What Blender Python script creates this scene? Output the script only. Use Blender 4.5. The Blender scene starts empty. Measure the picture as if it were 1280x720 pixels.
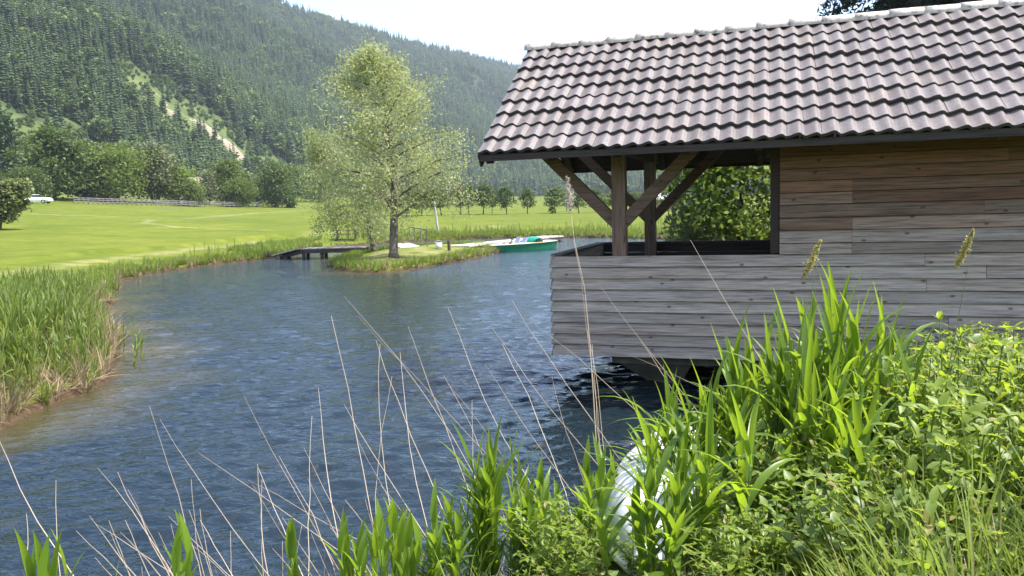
import bpy, bmesh, math, random
import numpy as np
from mathutils import Vector, Matrix

R = math.radians
C = bpy.context.scene.collection
rng = np.random.default_rng(7)
random.seed(7)

# ------------------------------------------------------------------ camera
CAM_H = 2.4
FPX = 985.0                     # focal length in pixels of the 1280 px wide photograph
PITCH, ROLL = R(5.9), R(1.7)
cF = Vector((0, math.cos(PITCH), -math.sin(PITCH)))
_R0 = Vector((1, 0, 0)); _U0 = Vector((0, math.sin(PITCH), math.cos(PITCH)))
cR = math.cos(ROLL) * _R0 - math.sin(ROLL) * _U0
cU = math.sin(ROLL) * _R0 + math.cos(ROLL) * _U0
cam_d = bpy.data.cameras.new("camera")
cam_d.sensor_width = 36.0
cam_d.lens = FPX / 1280.0 * 36.0
cam_d.clip_start = 0.05
cam_d.clip_end = 12000
cam = bpy.data.objects.new("camera", cam_d)
C.objects.link(cam)
m = Matrix((cR, cU, -cF)).transposed().to_4x4()
m.translation = Vector((0, 0, CAM_H))
cam.matrix_world = m
bpy.context.scene.camera = cam

# ------------------------------------------------------------------ light
SUN_EL, SUN_AZ = R(63), R(99)           # azimuth clockwise from +Y
EXPOSURE = 1.68
w = bpy.data.worlds.new("World")
bpy.context.scene.world = w
w.use_nodes = True
nt = w.node_tree
sky = nt.nodes.new("ShaderNodeTexSky")
sky.sky_type = 'NISHITA'
sky.sun_disc = False
sky.sun_elevation = SUN_EL
sky.sun_rotation = SUN_AZ
sky.altitude = 800
sky.air_density = 1.0
sky.dust_density = 3.0
bg = nt.nodes["Background"]
bg.inputs["Strength"].default_value = 0.15
nt.links.new(sky.outputs[0], bg.inputs["Color"])
sd_ = bpy.data.lights.new("sun", 'SUN')
sd_.energy = 3.6
sd_.angle = R(0.5)
sd_.color = (1.0, 0.95, 0.87)
sun = bpy.data.objects.new("sun", sd_)
C.objects.link(sun)
sun_dir = Vector((math.sin(SUN_AZ) * math.cos(SUN_EL), math.cos(SUN_AZ) * math.cos(SUN_EL), math.sin(SUN_EL)))
sun.rotation_euler = sun_dir.to_track_quat('Z', 'Y').to_euler()
sun.location = (60, 20, 80)
vs = bpy.context.scene.view_settings
vs.view_transform = 'Standard'
vs.look = 'None'
vs.exposure = EXPOSURE
vs.gamma = 1.0
vs.use_curve_mapping = False
cy_ = bpy.context.scene.cycles
cy_.max_bounces = 8
cy_.diffuse_bounces = 3
cy_.glossy_bounces = 3
cy_.transmission_bounces = 4
cy_.transparent_max_bounces = 8
cy_.volume_bounces = 0
cy_.use_denoising = True
cy_.caustics_reflective = False
cy_.caustics_refractive = False
cy_.sample_clamp_indirect = 6.0

# ------------------------------------------------------------------ helpers
def ray(px, py):
    d = cF + cR * ((px - 640) / FPX) - cU * ((py - 360) / FPX)
    return d

def at(px, py, z=0.0):
    d = ray(px, py)
    s = (z - CAM_H) / d.z
    return Vector((d.x * s, d.y * s, z))

def at_d(px, py, dist):
    d = ray(px, py)
    s = dist / math.hypot(d.x, d.y)
    return Vector((d.x * s, d.y * s, CAM_H + d.z * s))

def tag(o, label=None, cat=None, group=None, kind=None):
    if label: o['label'] = label
    if cat: o['category'] = cat
    if group: o['group'] = group
    if kind: o['kind'] = kind
    return o

def empty(name, loc=(0, 0, 0), rz=0.0, label=None, cat=None, group=None):
    o = bpy.data.objects.new(name, None)
    C.objects.link(o)
    o.empty_display_size = 0.2
    o.location = loc
    o.rotation_euler = (0, 0, rz)
    return tag(o, label, cat, group)

def mesh_arrays(name, V, F, mats, parent=None, tone=None, weather=None, smooth=False, link=True):
    """V (N,3); F list of arrays of faces (each array n x k)"""
    me = bpy.data.meshes.new(name)
    V = np.asarray(V, dtype=np.float32)
    if not isinstance(F, list): F = [F]
    F = [np.asarray(f, dtype=np.int32) for f in F if len(f)]
    nl = sum(f.size for f in F); nf = sum(len(f) for f in F)
    me.vertices.add(len(V)); me.vertices.foreach_set("co", V.ravel())
    me.loops.add(nl); me.loops.foreach_set("vertex_index", np.concatenate([f.ravel() for f in F]))
    me.polygons.add(nf)
    tot = np.concatenate([np.full(len(f), f.shape[1], np.int32) for f in F])
    st = np.concatenate([[0], np.cumsum(tot)[:-1]]).astype(np.int32)
    me.polygons.foreach_set("loop_start", st)
    me.polygons.foreach_set("loop_total", tot)
    me.polygons.foreach_set("use_smooth", np.full(nf, bool(smooth)))
    for nm, arr in (("tone", tone), ("weather", weather)):
        if arr is not None:
            a = me.attributes.new(nm, 'FLOAT', 'FACE')
            a.data.foreach_set("value", np.asarray(arr, np.float32))
    me.update(calc_edges=True)
    me.materials.append(mats)
    o = bpy.data.objects.new(name, me)
    if link: C.objects.link(o)
    if parent: o.parent = parent
    return o

class MB:
    def __init__(s):
        s.v = []; s.q = []; s.t = []; s.tq = []; s.tt = []; s.wq = []; s.wt = []
    def add(s, vs, quads=(), tris=(), tone=0.5, weather=0.0):
        n = len(s.v); s.v.extend([tuple(p) for p in vs])
        for f in quads: s.q.append([n + i for i in f]); s.tq.append(tone); s.wq.append(weather)
        for f in tris: s.t.append([n + i for i in f]); s.tt.append(tone); s.wt.append(weather)
    def hexa(s, p, tone=0.5, weather=0.0):
        """8 corners: bottom 4 counter-clockwise, top 4"""
        s.add(p, [(3, 2, 1, 0), (4, 5, 6, 7), (0, 1, 5, 4), (1, 2, 6, 5), (2, 3, 7, 6), (3, 0, 4, 7)], tone=tone, weather=weather)
    def box(s, a, b, tone=0.5, weather=0.0):
        x0, y0, z0 = a; x1, y1, z1 = b
        s.hexa([(x0, y0, z0), (x1, y0, z0), (x1, y1, z0), (x0, y1, z0), (x0, y0, z1), (x1, y0, z1), (x1, y1, z1), (x0, y1, z1)], tone, weather)
    def beam(s, a, b, wd, ht, side=None, tone=0.5, weather=0.0):
        a = Vector(a); b = Vector(b); d = (b - a).normalized()
        if side is None:
            side = Vector((0, 0, 1)).cross(d)
            if side.length < 1e-3: side = Vector((1, 0, 0))
        side = Vector(side).normalized()
        up = d.cross(side).normalized()
        p = []
        for e in (a, b):
            for i, j in ((-1, -1), (1, -1), (1, 1), (-1, 1)):
                p.append(e + side * (wd / 2 * i) + up * (ht / 2 * j))
        s.hexa(p, tone, weather)
    def tube(s, pts, rad, n=8, cap=True, tone=0.5):
        pts = [Vector(p) for p in pts]
        rings = []
        prev = None
        vs = []
        for i, p in enumerate(pts):
            d = (pts[min(i + 1, len(pts) - 1)] - pts[max(i - 1, 0)]).normalized()
            ref = prev if prev is not None else (Vector((1, 0, 0)) if abs(d.x) < 0.8 else Vector((0, 1, 0)))
            a = (ref - d * ref.dot(d)).normalized(); prev = a
            b = d.cross(a)
            r = rad[i] if hasattr(rad, '__len__') else rad
            for k in range(n):
                t = 2 * math.pi * k / n
                vs.append(p + (a * math.cos(t) + b * math.sin(t)) * r)
        q = []
        for i in range(len(pts) - 1):
            for k in range(n):
                q.append((i * n + k, i * n + (k + 1) % n, (i + 1) * n + (k + 1) % n, (i + 1) * n + k))
        t = []
        if cap:
            L = len(vs); vs.append(pts[0]); vs.append(pts[-1]); e = (len(pts) - 1) * n
            for k in range(n):
                t.append((L, (k + 1) % n, k)); t.append((L + 1, e + k, e + (k + 1) % n))
        s.add(vs, q, t, tone)
    def build(s, name, mat, parent=None, smooth=False, link=True):
        F = []; tn = []; wt = []
        if s.q: F.append(np.array(s.q)); tn += s.tq; wt += s.wq
        if s.t: F.append(np.array(s.t)); tn += s.tt; wt += s.wt
        return mesh_arrays(name, np.array([tuple(p) for p in s.v]), F, mat, parent, tn, wt, smooth, link)

def copy_tree(o, parent=None):
    c = o.copy(); C.objects.link(c)
    if parent: c.parent = parent
    for ch in list(o.children): copy_tree(ch, c)
    return c

# ------------------------------------------------------------------ materials
class N:
    def __init__(s, name):
        s.m = bpy.data.materials.new(name); s.m.use_nodes = True
        s.t = s.m.node_tree; s.t.nodes.clear()
        s.out = s.n("ShaderNodeOutputMaterial")
    def n(s, kind, **kw):
        x = s.t.nodes.new(kind)
        for k, v in kw.items():
            if k.startswith("i_"):
                key = k[2:]
                key = int(key) if key.isdigit() else key.replace("_", " ")
                x.inputs[key].default_value = v
            else: setattr(x, k, v)
        return x
    def l(s, a, b): s.t.links.new(a, b)
    def attr(s, name): return s.n("ShaderNodeAttribute", attribute_name=name).outputs["Fac"]
    def coord(s, which="Object", scale=(1, 1, 1), rot=(0, 0, 0), off=None):
        tc = s.n("ShaderNodeTexCoord"); mp = s.n("ShaderNodeMapping")
        mp.inputs["Scale"].default_value = scale; mp.inputs["Rotation"].default_value = rot
        if off is not None:
            ad = s.n("ShaderNodeVectorMath", operation='ADD')
            s.l(tc.outputs[which], ad.inputs[0]); s.l(off, ad.inputs[1]); s.l(ad.outputs[0], mp.inputs["Vector"])
        else: s.l(tc.outputs[which], mp.inputs["Vector"])
        return mp.outputs[0]
    def noise(s, vec, scale, detail=4, rough=0.55, out="Fac"):
        x = s.n("ShaderNodeTexNoise", i_Scale=scale, i_Detail=detail, i_Roughness=rough)
        s.l(vec, x.inputs["Vector"]); return x.outputs[out]
    def ramp(s, fac, stops):
        r = s.n("ShaderNodeValToRGB"); e = r.color_ramp.elements
        while len(e) < len(stops): e.new(0.5)
        for i, (p, c) in enumerate(stops):
            e[i].position = p; e[i].color = (*c, 1) if len(c) == 3 else c
        s.l(fac, r.inputs[0]); return r.outputs[0]
    def mix(s, fac, a, b, mode='MIX'):
        x = s.n("ShaderNodeMix", data_type='RGBA', blend_type=mode)
        for v, k in ((fac, 0), (a, 6), (b, 7)):
            if isinstance(v, (int, float)): x.inputs[k].default_value = v
            elif isinstance(v, tuple): x.inputs[k].default_value = (*v, 1)
            else: s.l(v, x.inputs[k])
        return x.outputs[2]
    def math(s, op, a, b=None, clamp=False):
        x = s.n("ShaderNodeMath", operation=op, use_clamp=clamp)
        for i, v in enumerate((a, b)):
            if v is None: continue
            if isinstance(v, (int, float)): x.inputs[i].default_value = v
            else: s.l(v, x.inputs[i])
        return x.outputs[0]
    def bump(s, h, strength=0.3, dist=0.02, prev=None):
        b = s.n("ShaderNodeBump", i_Strength=strength, i_Distance=dist)
        s.l(h, b.inputs["Height"])
        if prev is not None: s.l(prev, b.inputs["Normal"])
        return b.outputs[0]
    def bsdf(s, col, rough=0.7, normal=None, spec=0.3, metal=0.0):
        b = s.n("ShaderNodeBsdfPrincipled")
        if isinstance(col, tuple): b.inputs["Base Color"].default_value = (*col, 1)
        else: s.l(col, b.inputs["Base Color"])
        if isinstance(rough, (int, float)): b.inputs["Roughness"].default_value = rough
        else: s.l(rough, b.inputs["Roughness"])
        b.inputs["Specular IOR Level"].default_value = spec
        b.inputs["Metallic"].default_value = metal
        if normal is not None: s.l(normal, b.inputs["Normal"])
        s.l(b.outputs[0], s.out.inputs["Surface"])
        return b

def simple(name, c, rough=0.6, var=0.25, scale=8, bump=0.15, spec=0.3):
    k = N(name)
    v = k.coord()
    f = k.noise(v, scale, 5)
    lo = tuple(x * (1 - var) for x in c); hi = tuple(min(1, x * (1 + var)) for x in c)
    k.bsdf(k.ramp(f, [(0.3, lo), (0.7, hi)]), rough, k.bump(f, bump, 0.01), spec)
    return k.m

def leaf_mat(name, c_dark, c_light, trans, tmix=0.4, spec=0.25, rough=0.5, objrand=0.3):
    """leaf colours vary by leaf (tone) and by plant; thin leaves let light through"""
    k = N(name)
    tone = k.attr("tone")
    oi = k.n("ShaderNodeObjectInfo").outputs["Random"]
    f = k.math('ADD', k.math('MULTIPLY', tone, 1 - objrand), k.math('MULTIPLY', oi, objrand))
    col = k.mix(f, c_dark, c_light)
    if name in ("reed_leaf", "herb_leaf", "broad_herb_leaf", "reed_leaf_bed"):
        old = k.math('GREATER_THAN', tone, 0.955)
        col = k.mix(k.math('MULTIPLY', old, 0.8), col, (0.30, 0.21, 0.09))
    d = k.n("ShaderNodeBsdfPrincipled", i_Roughness=rough)
    d.inputs["Specular IOR Level"].default_value = spec
    k.l(col, d.inputs["Base Color"])
    t = k.n("ShaderNodeBsdfTranslucent")
    tc = k.mix(f, tuple(x * 0.7 for x in trans), trans)
    k.l(tc, t.inputs["Color"])
    mx = k.n("ShaderNodeMixShader", i_0=tmix)
    k.l(d.outputs[0], mx.inputs[1]); k.l(t.outputs[0], mx.inputs[2]); k.l(mx.outputs[0], k.out.inputs["Surface"])
    return k.m

def wood_mat(name, gray, brown, along='x', dark=1.0):
    """boards: grain along the length, knots; 'tone' differs per board, 'weather' 0 = silvered grey, 1 = still brown"""
    k = N(name)
    tone = k.attr("tone"); wea = k.attr("weather")
    off = k.n("ShaderNodeCombineXYZ")
    k.l(k.math('MULTIPLY', tone, 37.0), off.inputs[0]); k.l(k.math('MULTIPLY', tone, 91.0), off.inputs[1]); k.l(k.math('MULTIPLY', tone, 53.0), off.inputs[2])
    sc = {'x': (0.7, 9, 16), 'y': (9, 0.7, 16), 'z': (12, 12, 0.7)}[along]
    sk = {'x': (2.4, 5, 4.6), 'y': (5, 1.5, 3.6), 'z': (5, 5, 1.3)}[along]
    v = k.coord(scale=sc, off=off.outputs[0])
    g = k.noise(v, 3.0, 8, 0.7)
    g2 = k.noise(v, 0.6, 3, 0.5)
    vk = k.n("ShaderNodeTexVoronoi", feature='F1', i_Scale=1.0, voronoi_dimensions='2D')
    sx_ = k.n("ShaderNodeSeparateXYZ"); k.l(k.coord(scale=sk, off=off.outputs[0]), sx_.inputs[0])
    cx_ = k.n("ShaderNodeCombineXYZ"); k.l(sx_.outputs[1 if along == 'y' else 0], cx_.inputs[0]); k.l(sx_.outputs[2], cx_.inputs[1])
    k.l(cx_.outputs[0], vk.inputs["Vector"])
    knot = k.ramp(vk.outputs["Distance"], [(0.035, (1, 1, 1)), (0.085, (0, 0, 0))])
    sc_ = k.n('ShaderNodeSeparateColor'); k.l(vk.outputs['Color'], sc_.inputs[0])
    knot = k.math('MULTIPLY', knot, k.math('GREATER_THAN', sc_.outputs[0], 0.45))
    gc = k.ramp(g, [(0.36, tuple(x * 0.5 * dark for x in gray)), (0.5, tuple(x * dark for x in gray)), (0.66, tuple(min(1, x * 1.35) * dark for x in gray))])
    bc = k.ramp(g, [(0.36, tuple(x * 0.5 * dark for x in brown)), (0.5, tuple(x * dark for x in brown)), (0.66, tuple(min(1, x * 1.35) * dark for x in brown))])
    wf = k.math('ADD', wea, k.math('MULTIPLY', k.math('SUBTRACT', g2, 0.5), 0.9), clamp=True)
    col = k.mix(wf, gc, bc)
    br = k.math('ADD', 0.7, k.math('MULTIPLY', tone, 0.6))
    cb = k.n("ShaderNodeCombineXYZ"); [k.l(br, cb.inputs[i]) for i in range(3)]
    col = k.mix(1.0, col, cb.outputs[0], 'MULTIPLY')
    col = k.mix(k.math('MULTIPLY', knot, 0.75), col, (0.035, 0.025, 0.02))
    k.bsdf(col, 0.75, k.bump(g, 0.5, 0.004), 0.2)
    return k.m

M = {}
M['siding'] = wood_mat("weathered_siding", (0.36, 0.29, 0.238), (0.20, 0.10, 0.056))
M['siding_y'] = wood_mat("weathered_siding_side", (0.36, 0.29, 0.238), (0.20, 0.10, 0.056), 'y')
M['timber_z'] = wood_mat("timber_upright", (0.20, 0.145, 0.115), (0.20, 0.11, 0.07), 'z')
M['timber_x'] = wood_mat("timber_level", (0.17, 0.12, 0.095), (0.17, 0.09, 0.055), 'x')
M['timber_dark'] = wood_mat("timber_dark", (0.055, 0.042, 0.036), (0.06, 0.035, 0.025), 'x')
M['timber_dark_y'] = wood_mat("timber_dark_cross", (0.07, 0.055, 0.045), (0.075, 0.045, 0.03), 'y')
M['plank_pale'] = wood_mat("pale_planks", (0.48, 0.43, 0.38), (0.4, 0.33, 0.25), 'x')
M['plank_dark'] = wood_mat("dark_planks", (0.10, 0.075, 0.06), (0.10, 0.065, 0.045), 'x')
M['concrete'] = simple("concrete", (0.15, 0.125, 0.10), 0.85, 0.3, 4, 0.4, 0.2)

def tile_mat():
    k = N("clay_roof_tile")
    tone = k.attr("tone")
    v = k.coord()
    sp = k.noise(v, 45, 4, 0.7)
    lg = k.noise(v, 1.3, 5, 0.6)
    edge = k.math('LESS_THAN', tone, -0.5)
    base = k.ramp(tone, [(0.0, (0.155, 0.13, 0.126)), (0.5, (0.182, 0.156, 0.151)), (0.93, (0.208, 0.181, 0.174)), (1.0, (0.215, 0.178, 0.15))])
    dirt = k.ramp(sp, [(0.35, (0.62, 0.60, 0.60)), (0.58, (1, 1, 1))])
    col = k.mix(0.8, base, dirt, 'MULTIPLY')
    col = k.mix(k.ramp(lg, [(0.48, (0, 0, 0)), (0.75, (0.3, 0.3, 0.3))]), col, (0.22, 0.18, 0.13))
    lich = k.ramp(k.noise(v, 14, 3, 0.5), [(0.64, (0, 0, 0)), (0.70, (1, 1, 1))])
    col = k.mix(k.math('MULTIPLY', lich, 0.5), col, (0.09, 0.085, 0.075))
    ch = k.ramp(k.noise(k.coord(scale=(1, .25, .25)), 7, 4, 0.6), [(0.45, (1, 1, 1)), (0.75, (0.62, 0.6, 0.56))])
    col = k.mix(0.8, col, ch, 'MULTIPLY')
    col = k.mix(k.math('MULTIPLY', edge, 0.7), col, (0.035, 0.03, 0.026))  # gap shade under each course painted onto the tile lips
    k.bsdf(col, 0.5, k.bump(sp, 0.35, 0.005), 0.35)
    return k.m
M['tile'] = tile_mat()
def cap_mat():
    k = N("ridge_tile")
    v = k.coord()
    sp = k.noise(v, 16, 6, 0.7)
    col = k.ramp(sp, [(0.36, (0.14, 0.12, 0.105)), (0.46, (0.52, 0.44, 0.37)), (0.7, (0.7, 0.61, 0.53))])
    k.bsdf(col, 0.6, k.bump(sp, 0.3, 0.004), 0.3)
    return k.m
M['cap'] = cap_mat()

def ground_mat():
    k = N("meadow_ground")
    v = k.coord()
    n1 = k.noise(v, 0.05, 5, 0.6); n2 = k.noise(v, 0.9, 5, 0.65); n3 = k.noise(v, 9, 4, 0.7)
    grass = k.ramp(n1, [(0.3, (0.098, 0.128, 0.015)), (0.7, (0.14, 0.163, 0.024))])
    grass = k.mix(0.55, grass, k.ramp(n2, [(0.35, (0.6, 0.68, 0.5)), (0.65, (1.15, 1.1, 1.05))]), 'MULTIPLY')
    n4 = k.noise(v, 0.28, 4, 0.6)
    grass = k.mix(0.75, grass, k.ramp(n4, [(0.35, (0.72, 0.8, 0.6)), (0.65, (1.15, 1.08, 1.1))]), 'MULTIPLY')
    # mown rows across the meadow
    wv = k.n("ShaderNodeTexWave", i_Scale=0.16, i_Distortion=1.2, i_Detail=2.0, i_Detail_Scale=0.6)
    k.l(k.coord(rot=(0, 0, R(84))), wv.inputs["Vector"])
    grass = k.mix(0.16, grass, k.ramp(wv.outputs["Fac"], [(0.2, (0.6, 0.65, 0.5)), (0.8, (1.2, 1.15, 1.1))]), 'MULTIPLY')
    grass = k.mix(0.4, grass, k.ramp(n3, [(0.3, (0.55, 0.6, 0.5)), (0.7, (1.2, 1.15, 1.1))]), 'MULTIPLY')
    trk = k.math('MULTIPLY', k.attr("track"), k.ramp(n2, [(0.35, (0, 0, 0)), (0.65, (0.75, 0.75, 0.75))]))
    col = k.mix(trk, grass, (0.24, 0.225, 0.10))
    wet = k.ramp(k.math('ADD', k.attr("wet"), k.math('MULTIPLY', k.math('SUBTRACT', n2, 0.5), 0.8)), [(0.45, (0, 0, 0)), (0.65, (1, 1, 1))])
    mud = k.ramp(n3, [(0.3, (0.03, 0.02, 0.012)), (0.7, (0.10, 0.066, 0.038))])
    col = k.mix(wet, col, mud)
    rough_ = k.ramp(n2, [(0.3, (0.055, 0.085, 0.02)), (0.7, (0.10, 0.11, 0.04))])
    col = k.mix(k.attr("bank"), col, rough_)
    brush = k.ramp(k.noise(v, 0.06, 5, 0.65), [(0.3, (0.05, 0.08, 0.02)), (0.7, (0.12, 0.14, 0.05))])
    wood = k.ramp(k.noise(v, 0.03, 5, 0.7), [(0.3, (0.018, 0.03, 0.014)), (0.7, (0.045, 0.06, 0.025))])
    col = k.mix(k.attr("forest"), col, wood)
    col = k.mix(k.attr("brush"), col, brush)
    rk = k.ramp(k.math('ADD', k.attr("rock"), k.math('MULTIPLY', k.math('SUBTRACT', k.noise(v, 0.12, 5, 0.7), 0.5), 1.6)), [(0.5, (0, 0, 0)), (0.62, (1, 1, 1))])
    rc = k.ramp(k.noise(v, 0.35, 5, 0.7), [(0.3, (0.15, 0.115, 0.08)), (0.7, (0.34, 0.28, 0.21))])
    col = k.mix(rk, col, rc)
    k.bsdf(col, 0.9, k.bump(n3, 0.5, 0.03), 0.1)
    return k.m
M['ground'] = ground_mat()

def water_mat():
    k = N("pond_water")
    v = k.coord(scale=(0.95, 2.6, 1), rot=(0, 0, R(-9)))
    a = k.noise(v, 1.9, 3, 0.55)
    v2 = k.coord(scale=(1.0, 2.1, 1), rot=(0, 0, R(14)))
    b = k.noise(v2, 5.5, 3, 0.55)
    c_ = k.noise(k.coord(scale=(0.6, 1.2, 1), rot=(0, 0, R(-3))), 0.42, 2, 0.5)
    b2 = k.bump(b, 1.0, 0.03)
    b3 = k.bump(c_, 1.0, 0.05, b2)
    shallow = k.attr("shallow")
    n = k.noise(k.coord(), 0.5, 4)
    col = k.mix(shallow, (0.006, 0.013, 0.018), k.ramp(n, [(0.3, (0.035, 0.035, 0.016)), (0.7, (0.085, 0.065, 0.03))]))
    s = k.bsdf(col, 0.04, b3, 0.5)
    s.inputs["IOR"].default_value = 1.56
    return k.m
M['water'] = water_mat()

M['bark'] = simple("tree_bark", (0.085, 0.068, 0.05), 0.9, 0.5, 6, 0.8, 0.1)
M['bark_pale'] = simple("willow_bark", (0.15, 0.125, 0.095), 0.9, 0.5, 7, 0.8, 0.1)
M['willow'] = leaf_mat("willow_leaf", (0.22, 0.25, 0.095), (0.48, 0.51, 0.26), (0.50, 0.55, 0.19), 0.43, 0.3)
M['willow2'] = leaf_mat("willow_leaf_greyer", (0.15, 0.185, 0.07), (0.34, 0.37, 0.18), (0.4, 0.46, 0.15), 0.4, 0.3)
M['leaf_mid'] = leaf_mat("broadleaf_mid", (0.055, 0.085, 0.018), (0.17, 0.22, 0.048), (0.24, 0.32, 0.04), 0.36)
M['leaf_dark'] = leaf_mat("broadleaf_dark", (0.038, 0.062, 0.016), (0.12, 0.165, 0.045), (0.15, 0.21, 0.035), 0.32)
M['leaf_grey'] = leaf_mat("broadleaf_grey", (0.085, 0.10, 0.045), (0.21, 0.23, 0.11), (0.2, 0.24, 0.08), 0.3)
M['leaf_olive'] = leaf_mat("shrub_olive_leaf", (0.09, 0.115, 0.04), (0.24, 0.27, 0.11), (0.26, 0.3, 0.09), 0.35)
M['leaf_yellow'] = leaf_mat("broadleaf_yellow", (0.08, 0.12, 0.02), (0.19, 0.25, 0.04), (0.24, 0.32, 0.04), 0.35)
M['conifer'] = leaf_mat("conifer_needles", (0.017, 0.038, 0.015), (0.080, 0.118, 0.036), (0.06, 0.11, 0.02), 0.15, 0.2, 0.6, 0.6)
M['spruce_near'] = leaf_mat("spruce_needles", (0.008, 0.017, 0.010), (0.024, 0.04, 0.02), (0.02, 0.04, 0.01), 0.12, 0.2, 0.6, 0.2)
M['hill_leaf'] = leaf_mat("hill_broadleaf", (0.06, 0.10, 0.026), (0.17, 0.225, 0.065), (0.12, 0.19, 0.04), 0.25, 0.2, 0.6, 0.5)
M['reed'] = leaf_mat("reed_leaf", (0.075, 0.135, 0.018), (0.16, 0.25, 0.03), (0.36, 0.52, 0.03), 0.5, 0.45, 0.38)
M['reed_far'] = leaf_mat("reed_leaf_bed", (0.085, 0.13, 0.028), (0.25, 0.30, 0.085), (0.32, 0.42, 0.05), 0.42, 0.4, 0.42)
M['reed_stem'] = simple("reed_stem", (0.13, 0.19, 0.05), 0.6, 0.3, 9, 0.1)
M['herb'] = leaf_mat("herb_leaf", (0.075, 0.125, 0.016), (0.22, 0.285, 0.04), (0.46, 0.58, 0.045), 0.46, 0.4, 0.45)
M['bramble'] = leaf_mat("broad_herb_leaf", (0.065, 0.11, 0.022), (0.18, 0.245, 0.06), (0.34, 0.46, 0.045), 0.42, 0.45, 0.42)
M['herb_pale'] = leaf_mat("narrow_pale_herb_leaf", (0.085, 0.12, 0.03), (0.22, 0.28, 0.08), (0.32, 0.42, 0.06), 0.4, 0.3, 0.5)
M['grass'] = leaf_mat("shore_grass", (0.085, 0.13, 0.02), (0.22, 0.27, 0.05), (0.30, 0.40, 0.05), 0.42, 0.25)
M['dry'] = leaf_mat("dry_stalk", (0.26, 0.19, 0.125), (0.56, 0.45, 0.33), (0.4, 0.3, 0.2), 0.15, 0.3, 0.6, 0.4)
M['dry_grass'] = leaf_mat("dead_reed_litter", (0.17, 0.12, 0.07), (0.42, 0.33, 0.21), (0.4, 0.3, 0.18), 0.25, 0.2, 0.7, 0.3)
M['plume'] = leaf_mat("reed_plume", (0.36, 0.31, 0.24), (0.68, 0.62, 0.52), (0.5, 0.45, 0.36), 0.4, 0.1, 0.9)
M['ear'] = leaf_mat("grass_ear", (0.36, 0.29, 0.09), (0.68, 0.56, 0.22), (0.6, 0.5, 0.18), 0.35, 0.1, 0.8)
M['boat_white'] = simple("white_boat_paint", (0.58, 0.575, 0.56), 0.4, 0.22, 5, 0.05, 0.5)
M['boat_green'] = simple("green_boat_hull", (0.015, 0.20, 0.105), 0.35, 0.15, 2, 0.05, 0.5)
M['boat_cream'] = simple("cream_boat_deck", (0.50, 0.46, 0.27), 0.45, 0.08, 3, 0.05, 0.4)
M['boat_teal'] = simple("teal_seat_shell", (0.015, 0.26, 0.17), 0.35, 0.15, 2, 0.05, 0.5)
M['seat_blue'] = simple("pale_blue_seat", (0.30, 0.36, 0.46), 0.4, 0.1, 3, 0.05, 0.4)
M['dark_plastic'] = simple("dark_plastic", (0.03, 0.03, 0.035), 0.5, 0.2, 4, 0.05)
M['white_paint'] = simple("white_paint", (0.74, 0.74, 0.72), 0.5, 0.1, 3, 0.1)
M['pale_wood'] = simple("pale_weathered_wood", (0.42, 0.40, 0.37), 0.8, 0.25, 6, 0.2)
M['fence'] = simple("grey_fence_wood", (0.17, 0.155, 0.145), 0.85, 0.3, 2, 0.2)
M['glass'] = simple("dark_window_glass", (0.02, 0.025, 0.03), 0.08, 0.1, 2, 0.0, 0.6)
M['tyre'] = simple("tyre_rubber", (0.02, 0.02, 0.02), 0.8, 0.2, 8, 0.1)
M['rim'] = simple("wheel_rim", (0.45, 0.45, 0.46), 0.35, 0.1, 8, 0.05, 0.5)
M['tan_wall'] = simple("tan_plank_wall", (0.38, 0.26, 0.14), 0.85, 0.3, 1.5, 0.2)
M['roof_pale'] = simple("pale_sheet_roof", (0.55, 0.54, 0.52), 0.5, 0.1, 0.6, 0.1, 0.4)
M['roof_red'] = simple("faded_pink_roof", (0.36, 0.27, 0.235), 0.7, 0.15, 0.6, 0.1)
M['wall_white'] = simple("white_render_wall", (0.66, 0.64, 0.6), 0.8, 0.1, 0.5, 0.1)

# ------------------------------------------------------------------ terrain
def az_px(px): return math.atan((px - 640) / FPX)

SHORE = [(-9.5, 8.3), at(0, 537), at(40, 522), at(78, 505), at(130, 472), at(146, 447), at(143, 420), at(130, 396), at(136, 366), at(152, 350), at(186, 341.5),
         at(252, 331.5), at(330, 323.5), at(347, 321), at(392, 311.5), at(440, 306), at(500, 302.5), at(560, 299.5), at(620, 297.3), at(700, 296.6), at(780, 297.2), at(862, 299.5),
         (13.0, 44), (9.5, 33), (6.2, 25), (5.0, 18), (5.3, 14.5), (5.6, 11.6), (4.2, 10.4), (2.9, 9.2), (2.1, 7.8), (1.5, 6.7), (0.9, 5.95), (0.35, 5.15), (-0.3, 4.7), (-1.5, 4.55), (-3.5, 4.55), (-9, 4.6), (-17, 4.6), (-17, 6.6)]
SHORE = np.array([(p[0], p[1]) for p in SHORE])
ISLE = np.array([tuple(at(a, b))[:2] for a, b in [(411, 335), (430, 339.5), (455, 341), (482, 340), (520, 336.5), (560, 329.5), (600, 321), (622, 315), (612, 309.5), (575, 308), (530, 311), (480, 314.5), (440, 320), (416, 329)]])

def poly_sd(x, y, poly):
    """signed distance: positive inside"""
    d = np.full(x.shape, 1e18); inside = np.zeros(x.shape, bool)
    n = len(poly)
    for i in range(n):
        ax, ay = poly[i]; bx, by = poly[(i + 1) % n]
        ex, ey = bx - ax, by - ay
        t = np.clip(((x - ax) * ex + (y - ay) * ey) / (ex * ex + ey * ey + 1e-12), 0, 1)
        dx = x - ax - t * ex; dy = y - ay - t * ey
        d = np.minimum(d, dx * dx + dy * dy)
        cond = (ay > y) != (by > y)
        xi = ax + (y - ay) / (by - ay + 1e-12) * ex
        inside ^= cond & (x < xi)
    d = np.sqrt(d)
    return np.where(inside, d, -d)

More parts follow.
